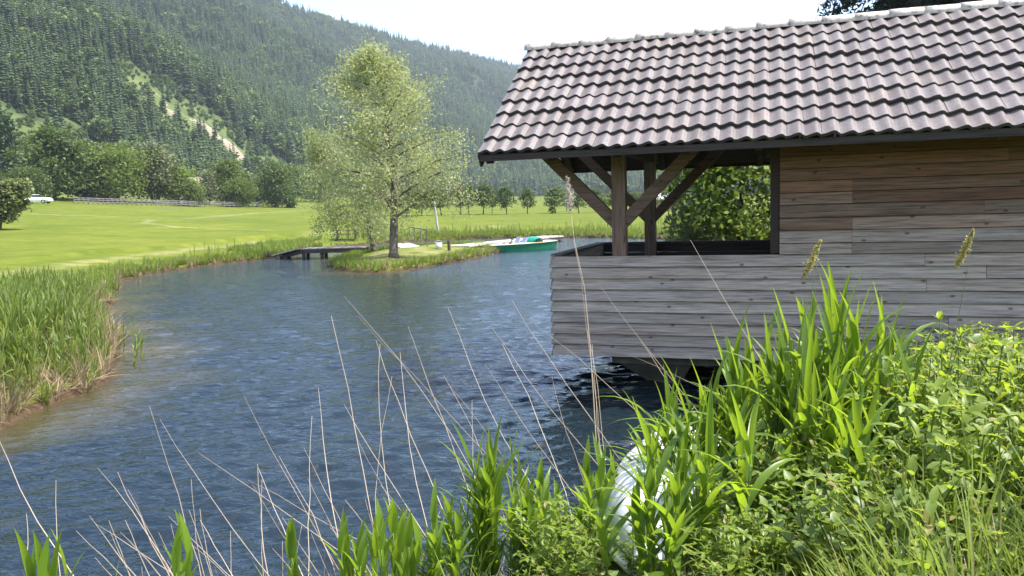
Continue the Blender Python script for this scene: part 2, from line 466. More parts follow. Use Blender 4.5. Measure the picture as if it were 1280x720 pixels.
def line_d(x, y, pts):
    d = np.full(x.shape, 1e18)
    for (ax, ay), (bx, by) in zip(pts[:-1], pts[1:]):
        ex, ey = bx - ax, by - ay
        t = np.clip(((x - ax) * ex + (y - ay) * ey) / (ex * ex + ey * ey + 1e-12), 0, 1)
        d = np.minimum(d, (x - ax - t * ex) ** 2 + (y - ay - t * ey) ** 2)
    return np.sqrt(d)

def sines(x, y, L, seed):
    r = np.random.default_rng(seed); o = 0
    for i in range(6):
        a = r.uniform(0, 6.28); k = 6.283 / (L * r.uniform(0.6, 1.6)); p = r.uniform(0, 6.28)
        o = o + np.sin((x * math.cos(a) + y * math.sin(a)) * k + p)
    return o / 3.0

def land_sd(x, y):
    """positive on land, negative in the pond"""
    p = poly_sd(x, y, SHORE)
    i = poly_sd(x, y, ISLE)
    s = np.maximum(-p, i)
    return s + 0.10 * sines(x, y, 1.6, 3) * np.clip(np.hypot(x, y) / 12, 0.3, 2.0)

_pxs = [-700, -300, 0, 110, 200, 300, 380, 480, 600, 700, 860, 1000, 1400]
_B = [130, 140, 152, 160, 168, 185, 205, 260, 360, 420, 380, 300, 250]          # far edge of the meadow
_yE = [235, 244, 250, 253, 256, 258, 258, 256, 252, 250, 250, 247, 240]         # its row in the photograph
_Hb = [190, 200, 225, 240, 280, 330, 400, 500, 620, 700, 680, 600, 500]         # foot of the hill
_Rd = [800, 850, 960, 1020, 1080, 1150, 1230, 1350, 1550, 1650, 1850, 1950, 1900]  # crest
_yR = [-190, -170, -125, -100, -70, -25, 16, 44, 74, 98, 150, 190, 215]         # crest row
_az = np.array([az_px(p) for p in _pxs])
_zE = np.array([at_d(p, y, b).z for p, y, b in zip(_pxs, _yE, _B)])
_zR = np.array([at_d(p, y, b).z for p, y, b in zip(_pxs, _yR, _Rd)])

def height(x, y, sd=None):
    x = np.asarray(x, float); y = np.asarray(y, float)
    d = np.hypot(x, y); a = np.arctan2(x, y)
    back = np.clip((np.abs(a) - 0.9) / 0.8, 0, 1)
    aa = np.clip(a, _az[0], _az[-1])
    B = np.interp(aa, _az, _B); zE = np.interp(aa, _az, _zE); Hb = np.interp(aa, _az, _Hb)
    Rd = np.interp(aa, _az, _Rd); zR = np.interp(aa, _az, _zR)
    zR = zR * (1 - 0.6 * back)
    if sd is None: sd = land_sd(x, y)
    t = np.clip((d - 30) / (B - 30), 0, None)
    zm = 0.62 + (zE - 0.62) * np.minimum(t, 1) ** 1.6
    sl = 1.6 * (zE - 0.62) / (B - 30)
    zm = zm + np.where(d > B, (np.minimum(d, Hb) - B) * np.minimum(sl, 0.08), 0)
    zm = zm + 0.05 * sines(x, y, 14, 5) * np.clip(d / 40, 0, 1)
    u = np.clip((d - Hb) / (Rd - Hb), 0, 1)
    z = zm + (zR - zm) * (u ** 1.08) + 13 * sines(x, y, 260, 8) * np.sin(np.pi * u) + 4 * sines(x, y, 90, 11) * np.sin(np.pi * u)
    z = np.where(d > Rd, z - (d - Rd) * 0.22, z)
    # bank on the near side, under and beside the boathouse
    near = np.clip((11.5 - d) / 3.0, 0, 1) * np.where((x < -4) & (y > 6.2), 0, 1)
    zb_ = np.minimum(0.04 + 0.30 * np.maximum(sd, 0), 0.92) + 0.03 * sines(x, y, 2.2, 6)
    isl = np.clip(poly_sd(x, y, ISLE) + 0.5, 0, 1)
    top = np.where(isl > 0, 0.32, 1e9)
    shore = 0.07 + np.clip(sd / 6.0, 0, 1) ** 0.8 * 0.55
    z = np.where(sd > 0, np.minimum(np.minimum(z, top + 0.1 * np.clip(sd, 0, 3)), np.where(sd < 40, shore + np.maximum(sd - 6.0, 0) * 0.6, 1e9)), z)
    z = np.where(sd > 0, z * (1 - near) + zb_ * near, z)
    hx, hy = x - 0.545, y - 10.3
    hu, hv = hx * 0.952 - hy * 0.306, hx * 0.306 + hy * 0.952
    z = np.where((hu > -0.2) & (hu < 7.6) & (hv > 0.1) & (hv < 3.1), np.minimum(z, 0.22), z)
    bed = -0.02 - 1.1 * np.clip(-sd / 3.0, 0, 1) ** 0.9
    k = np.clip(sd / 0.25 + 0.5, 0, 1)
    return np.where(sd < 0.125, bed * (1 - k) + np.where(sd > 0, z, 0.10) * k, z)

def hz(x, y): return float(height(np.array([x]), np.array([y]))[0])

def on_ground(px, py):
    d = ray(px, py); h = math.hypot(d.x, d.y)
    s = np.geomspace(1.5, 2200, 6000)
    X = d.x / h * s; Y = d.y / h * s; Z = CAM_H + d.z / h * s
    g = height(X, Y)
    i = int(np.argmax(Z < np.maximum(g, 0.0)))
    if not (Z < np.maximum(g, 0)).any(): i = 3000
    return Vector((X[i], Y[i], g[i]))

def place(px, dist):
    a = az_px(px); x = math.sin(a) * dist; y = math.cos(a) * dist
    return Vector((x, y, hz(x, y)))

def xy(v): return (v.x, v.y)
TRACKS = [([xy(on_ground(*p)) for p in [(-40, 265), (60, 268), (150, 271), (240, 273), (300, 268), (380, 263)]], 0.9),
          ([xy(on_ground(*p)) for p in [(190, 274), (182, 279), (225, 284), (330, 287)]], 0.6),
          ([xy(on_ground(*p)) for p in [(-60, 350), (40, 338), (120, 325), (210, 315), (330, 302)]], 0.7),
          ([xy(on_ground(*p)) for p in [(380, 292), (520, 284), (640, 283)]], 0.5)]
ROCKS = [([xy(on_ground(*p)) for p in [(203, 125), (208, 131), (212, 137)]], 3.4),
         ([xy(on_ground(*p)) for p in [(260, 165), (272, 171), (281, 176)]], 10.0)]
BRUSH = [([xy(on_ground(*p)) for p in [(240, 156), (262, 168), (300, 190)]], 28.0),
         ([xy(on_ground(*p)) for p in [(200, 122), (208, 131), (214, 142)]], 6.0),
         ([xy(on_ground(*p)) for p in [(-60, 135), (10, 155), (60, 180), (100, 200)]], 17.0),
         ([xy(on_ground(*p)) for p in [(-20, 8), (22, 3)]], 16.0),
         ([xy(on_ground(*p)) for p in [(-120, 214), (-20, 210), (40, 216)]], 32.0)]

def masks(x, y):
    d = np.hypot(x, y); aa = np.clip(np.arctan2(x, y), _az[0], _az[-1])
    Hb = np.interp(aa, _az, _Hb)
    forest = np.clip((d - Hb + 12) / 20, 0, 1)
    rock = np.zeros_like(d); brush = np.zeros_like(d); track = np.zeros_like(d)
    wob = 0.35 * sines(x, y, 25, 21)
    for p, wd in ROCKS: rock = np.maximum(rock, np.clip(1.1 - line_d(x, y, p) / wd * (0.75 + wob), 0, 1))
    for p, wd in BRUSH: brush = np.maximum(brush, np.clip(2.0 - 1.6 * line_d(x, y, p) / wd * (0.8 + wob), 0, 1))
    for p, wd in TRACKS: track = np.maximum(track, np.clip(1.4 - line_d(x, y, p) / wd, 0, 1))
    return forest, rock, brush, track

def build_ground():
    a1 = np.linspace(R(-44), R(44), 500)
    a2 = np.linspace(R(44), R(316), 62)[1:-1]
    A = np.concatenate([a1, a2])
    D = np.concatenate([np.geomspace(0.6, 4, 26)[:-1], np.linspace(4, 62, 200)[:-1], np.linspace(62, 210, 90)[:-1], np.geomspace(210, 2550, 90)])
    aa, dd = np.meshgrid(A, D)
    X = dd * np.sin(aa); Y = dd * np.cos(aa)
    sd = land_sd(X, Y)
    Z = height(X, Y, sd)
    V = np.stack([X, Y, Z], -1).reshape(-1, 3)
    nr, na = X.shape
    i = np.arange(nr - 1)[:, None]; j = np.arange(na)[None, :]
    j2 = (j + 1) % na
    F = np.stack([i * na + j, i * na + j2, (i + 1) * na + j2, (i + 1) * na + j], -1).reshape(-1, 4)[:, ::-1]
    V = np.vstack([V, [[0, 0, hz(0.01, 0.01)]]])
    c = len(V) - 1
    T = np.stack([np.full(na, c), np.arange(na), (np.arange(na) + 1) % na], -1)[:, ::-1]
    o = mesh_arrays("ground", V, [F, T], M['ground'], smooth=True)
    forest, rock, brush, track = masks(X, Y)
    isl_ = np.clip((poly_sd(X, Y, ISLE) - .9) / .8, 0, 1); track = np.maximum(track, isl_ * .95)
    wet = np.clip(1.0 - (sd - 0.02) / 0.28, 0, 1)
    bank = np.clip(1 - (np.hypot(X, Y) - 7) / 3, 0, 1)
    for nm, arr in (("forest", forest), ("rock", rock), ("brush", brush), ("track", track), ("wet", wet), ("bank", bank)):
        at_ = o.data.attributes.new(nm, 'FLOAT', 'POINT')
        at_.data.foreach_set("value", np.append(arr.reshape(-1), 0).astype(np.float32))
    return tag(o, "rolling green meadow, banks and wooded hillside", "ground", kind='structure')
build_ground()

def build_water():
    A = np.concatenate([np.linspace(R(-85), R(-40), 60)[:-1], np.linspace(R(-40), R(34), 470)[:-1], np.linspace(R(34), R(62), 30)])
    D = np.geomspace(3.6, 72, 560)
    aa, D = np.meshgrid(A, D)
    X = D * np.sin(aa); Y = D * np.cos(aa)
    n, mm = X.shape
    r = np.random.default_rng(44)
    Z = np.zeros_like(X)
    lam = np.exp(np.clip(r.normal(math.log(0.23), .42, 110), math.log(.12), math.log(1.0)))
    for l in lam:
        th = R(99) + r.normal(0, R(15)); k = 6.283 / l
        amp = 0.044 * l / 6.283 * r.uniform(.6, 1.5) * (1.0 if l < .7 else .55)
        fade = np.clip((l / (D * 0.0054) - 2.2) / 2.0, 0, 1)
        ph = r.uniform(0, 6.283)
        gust = 0.7 + 0.5 * np.sin(X * r.uniform(-.5, .5) + Y * r.uniform(-.5, .5) + r.uniform(0, 6))
        q = (X * math.cos(th) + Y * math.sin(th)) * k + ph
        Z += amp * fade * gust * (np.sin(q) + 0.22 * np.sin(2 * q + 1.57))
    sd = land_sd(X, Y)
    Z *= np.clip(-sd / 0.8 + .25, 0.15, 1)
    V = np.stack([X, Y, Z], -1).reshape(-1, 3)
    i = np.arange(n - 1)[:, None]; j = np.arange(mm - 1)[None, :]
    F = np.stack([i * mm + j, i * mm + j + 1, (i + 1) * mm + j + 1, (i + 1) * mm + j], -1).reshape(-1, 4)[:, ::-1]
    keep = (sd.reshape(-1)[F] < 0.6).any(1)
    o = mesh_arrays("water", V, F[keep][:, ::-1], M['water'], smooth=True)
    a = o.data.attributes.new("shallow", 'FLOAT', 'POINT')
    a.data.foreach_set("value", np.clip(1 + (sd + .3 * sines(X, Y, 2.5, 9)) / np.where((X < -4) & (Y > 6), 1.8, 0.15), 0, 1).reshape(-1).astype(np.float32))
    return tag(o, "rippled blue pond water", "water", kind='structure')
build_water()

# ------------------------------------------------------------------ boathouse
def build_boathouse():
    t = empty("boathouse", (0.545, 10.3, 0), R(-17.8), "weathered timber boathouse with tiled gable roof and open porch over the pond", "boathouse")
    Dp, L1, LE = 3.17, 2.80, 7.6
    zt, zb = 1.73, 0.43
    rr = random.Random(3)
    nb = 9; bh = (zt - zb) / nb
    def board_f(mb, u0, u1, z0, z1, tone, wea, sag=0.0):
        y_top, y_bot, th = -0.008, -0.036, 0.024
        mb.hexa([(u0, y_bot, z0 + .008), (u1, y_bot, z0 + .008 + sag), (u1, y_bot + th, z0 + .008 + sag), (u0, y_bot + th, z0 + .008),
                 (u0, y_top, z1), (u1, y_top, z1 + sag), (u1, y_top + th, z1 + sag), (u0, y_top + th, z1)], tone, wea)
    # front boarding: low parapet courses run the whole length
    par = MB()
    for k in range(nb):
        z0 = zb + k * bh
        cuts = [-0.02 + rr.uniform(-0.004, 0.004)] + sorted([(3.61, 4.4, 4.4, 3.61, 5.2, 3.9, 4.4, 5.0, 4.38)[k]] if k > 4 else [5.2 + rr.uniform(-0.6, 0.6)]) + [LE]
        for a, b in zip(cuts[:-1], cuts[1:]):
            board_f(par, a + 0.002, b - 0.002, z0 + rr.uniform(-.003, .003), z0 + bh + 0.001, rr.random(), 0.04 + 0.10 * max(0, k - 5) / 3 + rr.uniform(0, .12))
    par.build("front_parapet", M['siding'], t)
    wal = MB()
    zz = zt; k = 0
    hs = []
    while zz < 3.36:
        h = bh * rr.uniform(0.9, 1.08)
        cuts = [L1 + 0.01] + ([3.61] if k in (0, 1, 2, 4, 5) else [rr.uniform(4.4, 6.2)]) + [LE]
        for a, b in zip(cuts[:-1], cuts[1:]):
            fr = min(1.0, k / 8.0)
            board_f(wal, a + 0.0015, b - 0.0015, zz, zz + h + 0.001, rr.random() * (0.8 if k else 1), min(1, 0.35 + 1.0 * fr + rr.uniform(-.18, .18)))
        zz += h; k += 1
    wal.build("front_wall", M['siding'], t)
    # inner frame behind the boards
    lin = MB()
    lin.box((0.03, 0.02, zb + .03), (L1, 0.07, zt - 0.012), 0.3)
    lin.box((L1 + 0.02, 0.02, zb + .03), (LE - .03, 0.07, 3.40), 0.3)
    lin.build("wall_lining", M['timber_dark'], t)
    # left side parapet: boards stand out at the bottom
    sp = MB()
    for k in range(nb):
        z0 = zb + k * bh + rr.uniform(-.004, .004)
        xt, xb, th = -0.012, -0.046 + rr.uniform(-.006, .004), 0.022
        y0, y1 = -0.02 + rr.uniform(-.01, .004), Dp + 0.02
        z1 = z0 + bh + 0.012
        sp.hexa([(xb, y0, z0), (xb + th, y0, z0), (xb + th, y1, z0), (xb, y1, z0), (xt, y0, z1), (xt + th, y0, z1), (xt + th, y1, z1), (xt, y1, z1)], rr.random(), 0.1)
    sp.box((0.03, 0.09, zb + .03), (0.07, Dp - 0.06, zt - 0.012), 0.3)
    sp.build("side_parapet", M['siding_y'], t)
    rp = MB()
    for k in range(nb):
        z0 = zb + k * bh
        rp.box((0.02, Dp - 0.03 + (k % 2) * .004, z0), (L1 - .05, Dp, z0 + bh - 0.004), rr.random(), 0.1)
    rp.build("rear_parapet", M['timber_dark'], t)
    for a, b, m_ in (((-0.05, 0.085, zt - 0.01), (0.10, Dp + 0.04, zt + 0.028), 'timber_dark_y'), ((0.105, Dp - 0.07, zt - 0.012), (L1 - .05, Dp + 0.045, zt + 0.026), 'timber_dark')):
        c = MB(); c.box(a, b, 0.95); c.build("cap_rail", M[m_], t)
    fl = MB()
    for k in range(22):
        fl.box((0.08, 0.10 + k * 0.138, zb + 0.06), (LE - .05, 0.10 + k * 0.138 + 0.132, zb + 0.10), rr.random(), 0.2)
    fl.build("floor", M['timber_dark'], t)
    # rear room wall, right wall and the partition beside the porch
    rw = MB()
    for k in range(22):
        rw.box((L1 - 0.04, Dp - 0.025 + (k % 2) * .003, zb + k * bh), (LE, Dp, zb + (k + 1) * bh - .003), rr.random(), 0.5)
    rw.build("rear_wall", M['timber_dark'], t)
    ew = MB()
    for k in range(22):
        ew.box((LE + 0.003, 0.0, zb + k * bh), (LE + 0.03 + (k % 2) * .004, Dp - .03, zb + (k + 1) * bh - .003), rr.random(), 0.4)
    ew.build("end_wall", M['siding_y'], t)
    pw = MB()
    for k in range(22):
        pw.box((L1 - 0.075 + (k % 2) * .003, 0.14, zb + .1 + k * bh * 1.0), (L1 - 0.045, Dp - .03, zb + .1 + (k + 1) * bh - .003), rr.random(), 0.6)
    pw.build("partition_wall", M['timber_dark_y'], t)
    jp = MB(); jp.box((L1 - 0.09, -0.004, zt + 0.018), (L1 + 0.006, 0.135, 3.22), 0.3, 0.6); jp.build("door_post", M['timber_dark'], t)
    # posts, plates and braces
    for vv, h in ((0.11, 'timber_z'), (Dp - 0.17, 'timber_z')):
        p = MB(); p.box((0.87 - .087, vv - .082, zb + 0.10), (0.87 + .087, vv + .082, 3.22), 0.55 if vv < 1 else 0.2, 0.5); p.build("post", M[h], t)
        for sgn in (-1, 1):
            b = MB()
            x0 = 0.87 + sgn * 0.02; 
            b.beam((x0, vv - 0.004 * sgn, 2.12), (0.87 + sgn * 1.16, vv - 0.004 * sgn, 3.27), 0.12, 0.145, side=(0, 1, 0), tone=0.6 if vv < 1 else .2, weather=0.5)
            b.build("brace", M['timber_x'], t)
        pl = MB(); pl.box((-0.66, vv - .08, 3.222), (LE + 0.5, vv + .08, 3.40), 0.4, 0.4); pl.build("wall_plate", M['timber_dark'], t)
    for uu in (0.87, L1 - .07):
        tb = MB(); tb.box((uu - .07, -0.42, 3.06 if uu > 2 else 3.045), (uu + .07, Dp + 0.42, 3.219), 0.3, 0.4); tb.build("tie_beam", M['timber_dark_y'], t)
    rb = MB(); rb.box((-0.60, Dp / 2 - .07, 4.28), (LE + .5, Dp / 2 + .07, 4.46), .4, .4); rb.build("ridge_beam", M['timber_dark'], t)
    kp = MB(); kp.box((0.80, Dp / 2 - .065, 3.221), (0.94, Dp / 2 + .065, 4.28), .4, .4); kp.build("king_post", M['timber_z'], t)
    # roof
    ue0, ue1 = -0.72, 8.25
    ve, ze, zr = -0.735, 3.035, 4.69
    run = Dp / 2 - ve; rise = zr - ze
    sl = math.hypot(run, rise); cp, sn = run / sl, rise / sl
    lam, ncr = 0.1780, 9
    cl = sl / 9.12
    per = 12
    for side in (0, 1):
        V = []; F = []; T = []
        def P(u, s, h):
            v = ve + s * cp - h * sn; z = ze + s * sn + h * cp
            if side: v = Dp - v
            return (u, v, z)
        ncol = int(round((ue1 - ue0) / lam)); lamx = (ue1 - ue0) / ncol
        for kx in range(10):
            s0 = kx * cl; s1 = min((kx + 1) * cl + 0.05, sl)
            if s0 >= sl - 0.02: break
            for c in range(ncol):
                jz = rr.uniform(-0.006, 0.006) + 0.007 * math.sin(c * .37 + kx * 1.9); js = rr.uniform(-0.005, 0.005); tilt = rr.uniform(-.003, .003)
                tone = min(1, max(0, rr.gauss(0.5, 0.24)))
                n0 = len(V)
                for q in range(per + 1):
                    x = q / per
                    wv = ((1 - math.cos(math.pi * x / 0.70)) / 2) ** 1.15 if x < 0.70 else (1 + math.cos(math.pi * (x - 0.70) / 0.30)) / 2
                    hh = 0.035 * wv + jz + tilt * (x - .5)
                    u = ue0 + (c + x) * lamx
                    V += [P(u, s0 - 0.01 + js, hh + 0.050), P(u, s1, hh + 0.006), P(u, s0 - 0.01 + js, hh + 0.012), P(u, s0 + 0.05, hh + 0.012)]
                for q in range(per):
                    a = n0 + q * 4; b = a + 4
                    fs = [(a, b, b + 1, a + 1), (a + 2, b + 2, b, a), (a + 3, b + 3, b + 2, a + 2)]
                    if side: fs = [f[::-1] for f in fs]
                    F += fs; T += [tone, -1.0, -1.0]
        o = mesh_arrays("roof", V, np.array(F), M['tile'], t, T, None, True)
        o.data.set_sharp_from_angle(angle=R(40)) if hasattr(o.data, "set_sharp_from_angle") else None
        if side == 0:
            roof0 = o; o['label'] = "tiled roof slope facing the bank"
        # boarding under the tiles
        dk = MB()
        h0, h1 = -0.055, -0.03
        q = [P(ue0 + 0.03, 0.02, h0), P(ue1 - .03, 0.02, h0), P(ue1 - .03, sl - .03, h0), P(ue0 + .03, sl - .03, h0),
             P(ue0 + 0.03, 0.02, h1), P(ue1 - .03, 0.02, h1), P(ue1 - .03, sl - .03, h1), P(ue0 + .03, sl - .03, h1)]
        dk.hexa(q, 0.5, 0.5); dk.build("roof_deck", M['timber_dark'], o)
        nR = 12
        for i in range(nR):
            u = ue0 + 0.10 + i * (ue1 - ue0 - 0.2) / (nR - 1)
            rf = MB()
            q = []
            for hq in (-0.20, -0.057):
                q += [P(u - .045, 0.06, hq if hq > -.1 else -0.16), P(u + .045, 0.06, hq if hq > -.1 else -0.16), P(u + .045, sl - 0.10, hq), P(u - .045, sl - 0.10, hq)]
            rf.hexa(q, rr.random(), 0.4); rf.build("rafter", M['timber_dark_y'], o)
        fa = MB()
        q = []
        p0 = P(ue0 - 0.005, 0.0, 0.0); sg = 1 if not side else -1
        fa.box((ue0 + 0.01, min(p0[1] + .018 * sg, p0[1] - .008 * sg), ze - 0.075), (ue1, max(p0[1] + .018 * sg, p0[1] - .008 * sg), ze + 0.004), .4, .2)
        fa.build("fascia_board", M['timber_dark'], o)
        bb = MB()
        q = [P(ue0 - 0.006, -0.02, -0.15), P(ue0 + 0.024, -0.02, -0.15), P(ue0 + .024, sl, -0.15), P(ue0 - .006, sl, -0.15),
             P(ue0 - 0.006, -0.02, 0.012), P(ue0 + 0.024, -0.02, 0.012), P(ue0 + .024, sl, 0.012), P(ue0 - .006, sl, 0.012)]
        bb.hexa(q, .4, .3); bb.build("barge_board", M['timber_dark_y'], o)
    # half-round ridge tiles
    nc = 22; cw = (ue1 - ue0 + 0.05) / nc
    for i in range(nc):
        u0 = ue0 - 0.03 + i * cw; u1 = u0 + cw + 0.03
        mb = MB(); vs = []; qd = []
        nn = 12
        dz = rr.uniform(-.006, .006)
        for (u, r_) in ((u0, 0.100), (u0 + 0.15, 0.098), (u0 + .3, 0.096), (u1, 0.093)):
            for a in range(nn + 1):
                th = R(-12) + R(204) * a / nn
                vs.append((u, Dp / 2 - r_ * math.cos(th) * 1.05, zr + 0.012 + r_ * math.sin(th) * 0.95 + dz))
        for rws in range(3):
            for a in range(nn):
                i0 = rws * (nn + 1) + a
                qd.append((i0, i0 + nn + 1, i0 + nn + 2, i0 + 1))
        # wall thickness at the open left end
        base = len(vs)
        for a in range(nn + 1):
            th = R(-12) + R(204) * a / nn
            vs.append((u0 + .001, Dp / 2 - .092 * math.cos(th) * 1.05, zr + 0.012 + .092 * math.sin(th) * 0.95 + dz))
        for a in range(nn): qd.append((a, a + 1, base + a + 1, base + a))
        mb.add(vs, qd, tone=rr.random())
        mb.build("ridge_cap", M['cap'], roof0, True)
    # concrete base: slab and two tapering legs standing in the pond
    sb = MB()
    sb.box((0.72, 0.22, 0.30), (LE - .1, Dp - .2, zb + 0.025), .5)
    sb.box((0.15, 0.10, zb - 0.02), (LE - .12, 0.20, zb + 0.05), .5)
    sb.build("base_slab", M['concrete'], t)
    for (u0, u1, b0, b1) in ((0.80, 1.75, 1.14, 1.60), (3.0, 4.4, 3.2, 4.3), (5.4, 7.0, 5.5, 6.9)):
        p = MB()
        p.hexa([(b0, .5, -1.3), (b1, .5, -1.3), (b1, Dp - .5, -1.3), (b0, Dp - .5, -1.3), (b0, .5, 0.02), (b1, .5, 0.02), (b1, Dp - .5, 0.02), (b0, Dp - .5, 0.02)])
        p.hexa([(b0, .5, 0.02), (b1, .5, 0.02), (b1, Dp - .5, 0.02), (b0, Dp - .5, 0.02), (u0, .26, 0.298), (u1, .26, 0.298), (u1, Dp - .3, 0.298), (u0, Dp - .3, 0.298)])
        p.build("pier", M['concrete'], t)
    return t
build_boathouse()

# ------------------------------------------------------------------ foliage tools
def rand_unit(n, r):
    v = r.normal(size=(n, 3)); return v / np.linalg.norm(v, axis=1)[:, None]

def leaf_quads(Pc, L, W, r, droop=0.0, flat=0.0):
    n = len(Pc)
    d = rand_unit(n, r); d[:, 2] -= droop; d /= np.linalg.norm(d, axis=1)[:, None]
    s = np.cross(d, rand_unit(n, r) * (1 - flat) + np.array([0, 0, 1.0]) * 0 + flat * np.cross(d, np.array([0, 0, 1.0])))
    if flat > 0:
        s = np.cross(np.array([0, 0, 1.0])[None] + 0.8 * rand_unit(n, r), d)
    s /= np.linalg.norm(s, axis=1)[:, None] + 1e-9
    l = (L * r.uniform(0.65, 1.25, n))[:, None] / 2; w_ = (W * r.uniform(0.7, 1.2, n))[:, None] / 2
    V = np.stack([Pc - d * l, Pc + s * w_ - d * l * 0.1, Pc + d * l, Pc - s * w_ - d * l * 0.1], 1).reshape(-1, 3)
    F = np.arange(4 * n).reshape(n, 4)
    return V, F

def prof_round(t): return max(0.0, math.sin(math.pi * min(1, 0.16 + 0.84 * t) ** 0.9)) ** 0.6 if t < 1 else 0
def prof_cone(t): return max(0.05, (1 - t) ** 0.75)
def prof_willow(t): return max(0.10, (1 - t) ** 0.52 * (0.6 + 0.4 * min(1, t / 0.2)) * (1 - .22 * math.exp(-((t - .62) / .1) ** 2)))

def tree_geo(h, th, cw, prof, seed, nl, L, W, r0, nlimb=18, lean=(0, 0), droop=0.0, clump=0.12, flat=0.3, up=0.5, fill=0.35):
    r = np.random.default_rng(seed); rd = random.Random(seed)
    mb = MB()
    def trunk_at(z):
        t = z / h
        return Vector((lean[0] * t * t + 0.02 * h * math.sin(t * 5 + seed), lean[1] * t * t + 0.02 * h * math.cos(t * 4 + seed * 2) - 0.02 * h * math.cos(seed * 2), z)) - Vector((0.02 * h * math.sin(seed), 0, 0))
    zs = [0, 0.03 * h, 0.12 * h, 0.25 * h, 0.4 * h, 0.55 * h, 0.7 * h, 0.85 * h, 0.95 * h]
    mb.tube([trunk_at(z) for z in zs], [r0 * 1.5, r0 * 1.1, r0, r0 * .85, r0 * .65, r0 * .45, r0 * .3, r0 * .15, r0 * .05], 8)
    centers = []; wts = []
    ga = rd.uniform(0, 6)
    for i in range(nlimb):
        t = (i + 0.5) / nlimb
        z0 = th + (h * 0.93 - th) * t ** 1.05
        ga += 2.4 + rd.uniform(-.4, .4)
        ln = cw / 2 * prof(t) * rd.uniform(0.8, 1.12)
        p0 = trunk_at(z0)
        dirv = Vector((math.cos(ga), math.sin(ga), 0))
        pts = [p0]
        rise = ln * up * rd.uniform(0.5, 1.2)
        for s in (0.3, 0.65, 1.0):
            pts.append(p0 + dirv * ln * s + Vector((rd.uniform(-.06, .06) * ln, rd.uniform(-.06, .06) * ln, rise * s - droop * ln * s * s * s)))
        rr0 = max(0.012, r0 * 0.38 * (1 - t * 0.7))
        mb.tube(pts, [rr0, rr0 * .7, rr0 * .45, rr0 * .15], 5, False)
        for s in (0.45, 0.7, 0.92):
            k = min(2, int(s * 3)); f = s * 3 - k
            c = pts[k].lerp(pts[min(3, k + 1)], f)
            centers.append(c); wts.append(1.0)
            for q in range(2):
                e = c + Vector((rd.uniform(-1, 1), rd.uniform(-1, 1), rd.uniform(-.5, .8) - droop)) * ln * 0.38
                mb.tube([c, (c + e) / 2 + Vector((0, 0, .03 * ln)), e], [rr0 * .35, rr0 * .22, rr0 * .08], 4, False)
                centers.append(e); wts.append(1.0)
    top = trunk_at(h * 0.95)
    for q in range(4): centers.append(top + Vector((rd.uniform(-.05, .05) * cw, rd.uniform(-.05, .05) * cw, rd.uniform(-.1, .05) * h))); wts.append(.7)
    Cn = np.array([tuple(c) for c in centers]); wt = np.array(wts) * r.uniform(0.35, 1.6, len(wts)); wt /= wt.sum()
    idx = r.choice(len(Cn), nl, p=wt)
    sig = clump * cw * r.uniform(0.6, 1.25, len(Cn))[idx]
    off = np.clip(r.normal(size=(nl, 3)), -1.7, 1.7) * sig[:, None] * np.array([1, 1, 0.75])
    P = Cn[idx] + off
    if droop > 0: P[:, 2] -= np.abs(r.normal(size=nl)) * droop * cw * 0.16
    P[:, 2] = np.maximum(P[:, 2], th * 0.35)
    V, F = leaf_quads(P, L, W, r, droop, flat)
    tone = np.clip(r.normal(0.5, 0.22, nl) + (r.uniform(-.25, .25, len(Cn)))[idx], 0, 1)
    return mb, V, F, tone

def make_tree(name, label, cat, loc, leafmat, bark='bark', group=None, rz=0.0, **kw):
    t = empty(name, loc, rz, label, cat, group)
    mb, V, F, tone = tree_geo(**kw)
    mb.build("trunk", M[bark], t, True)
    mesh_arrays("crown", V, F, M[leafmat], t, tone)
    return t

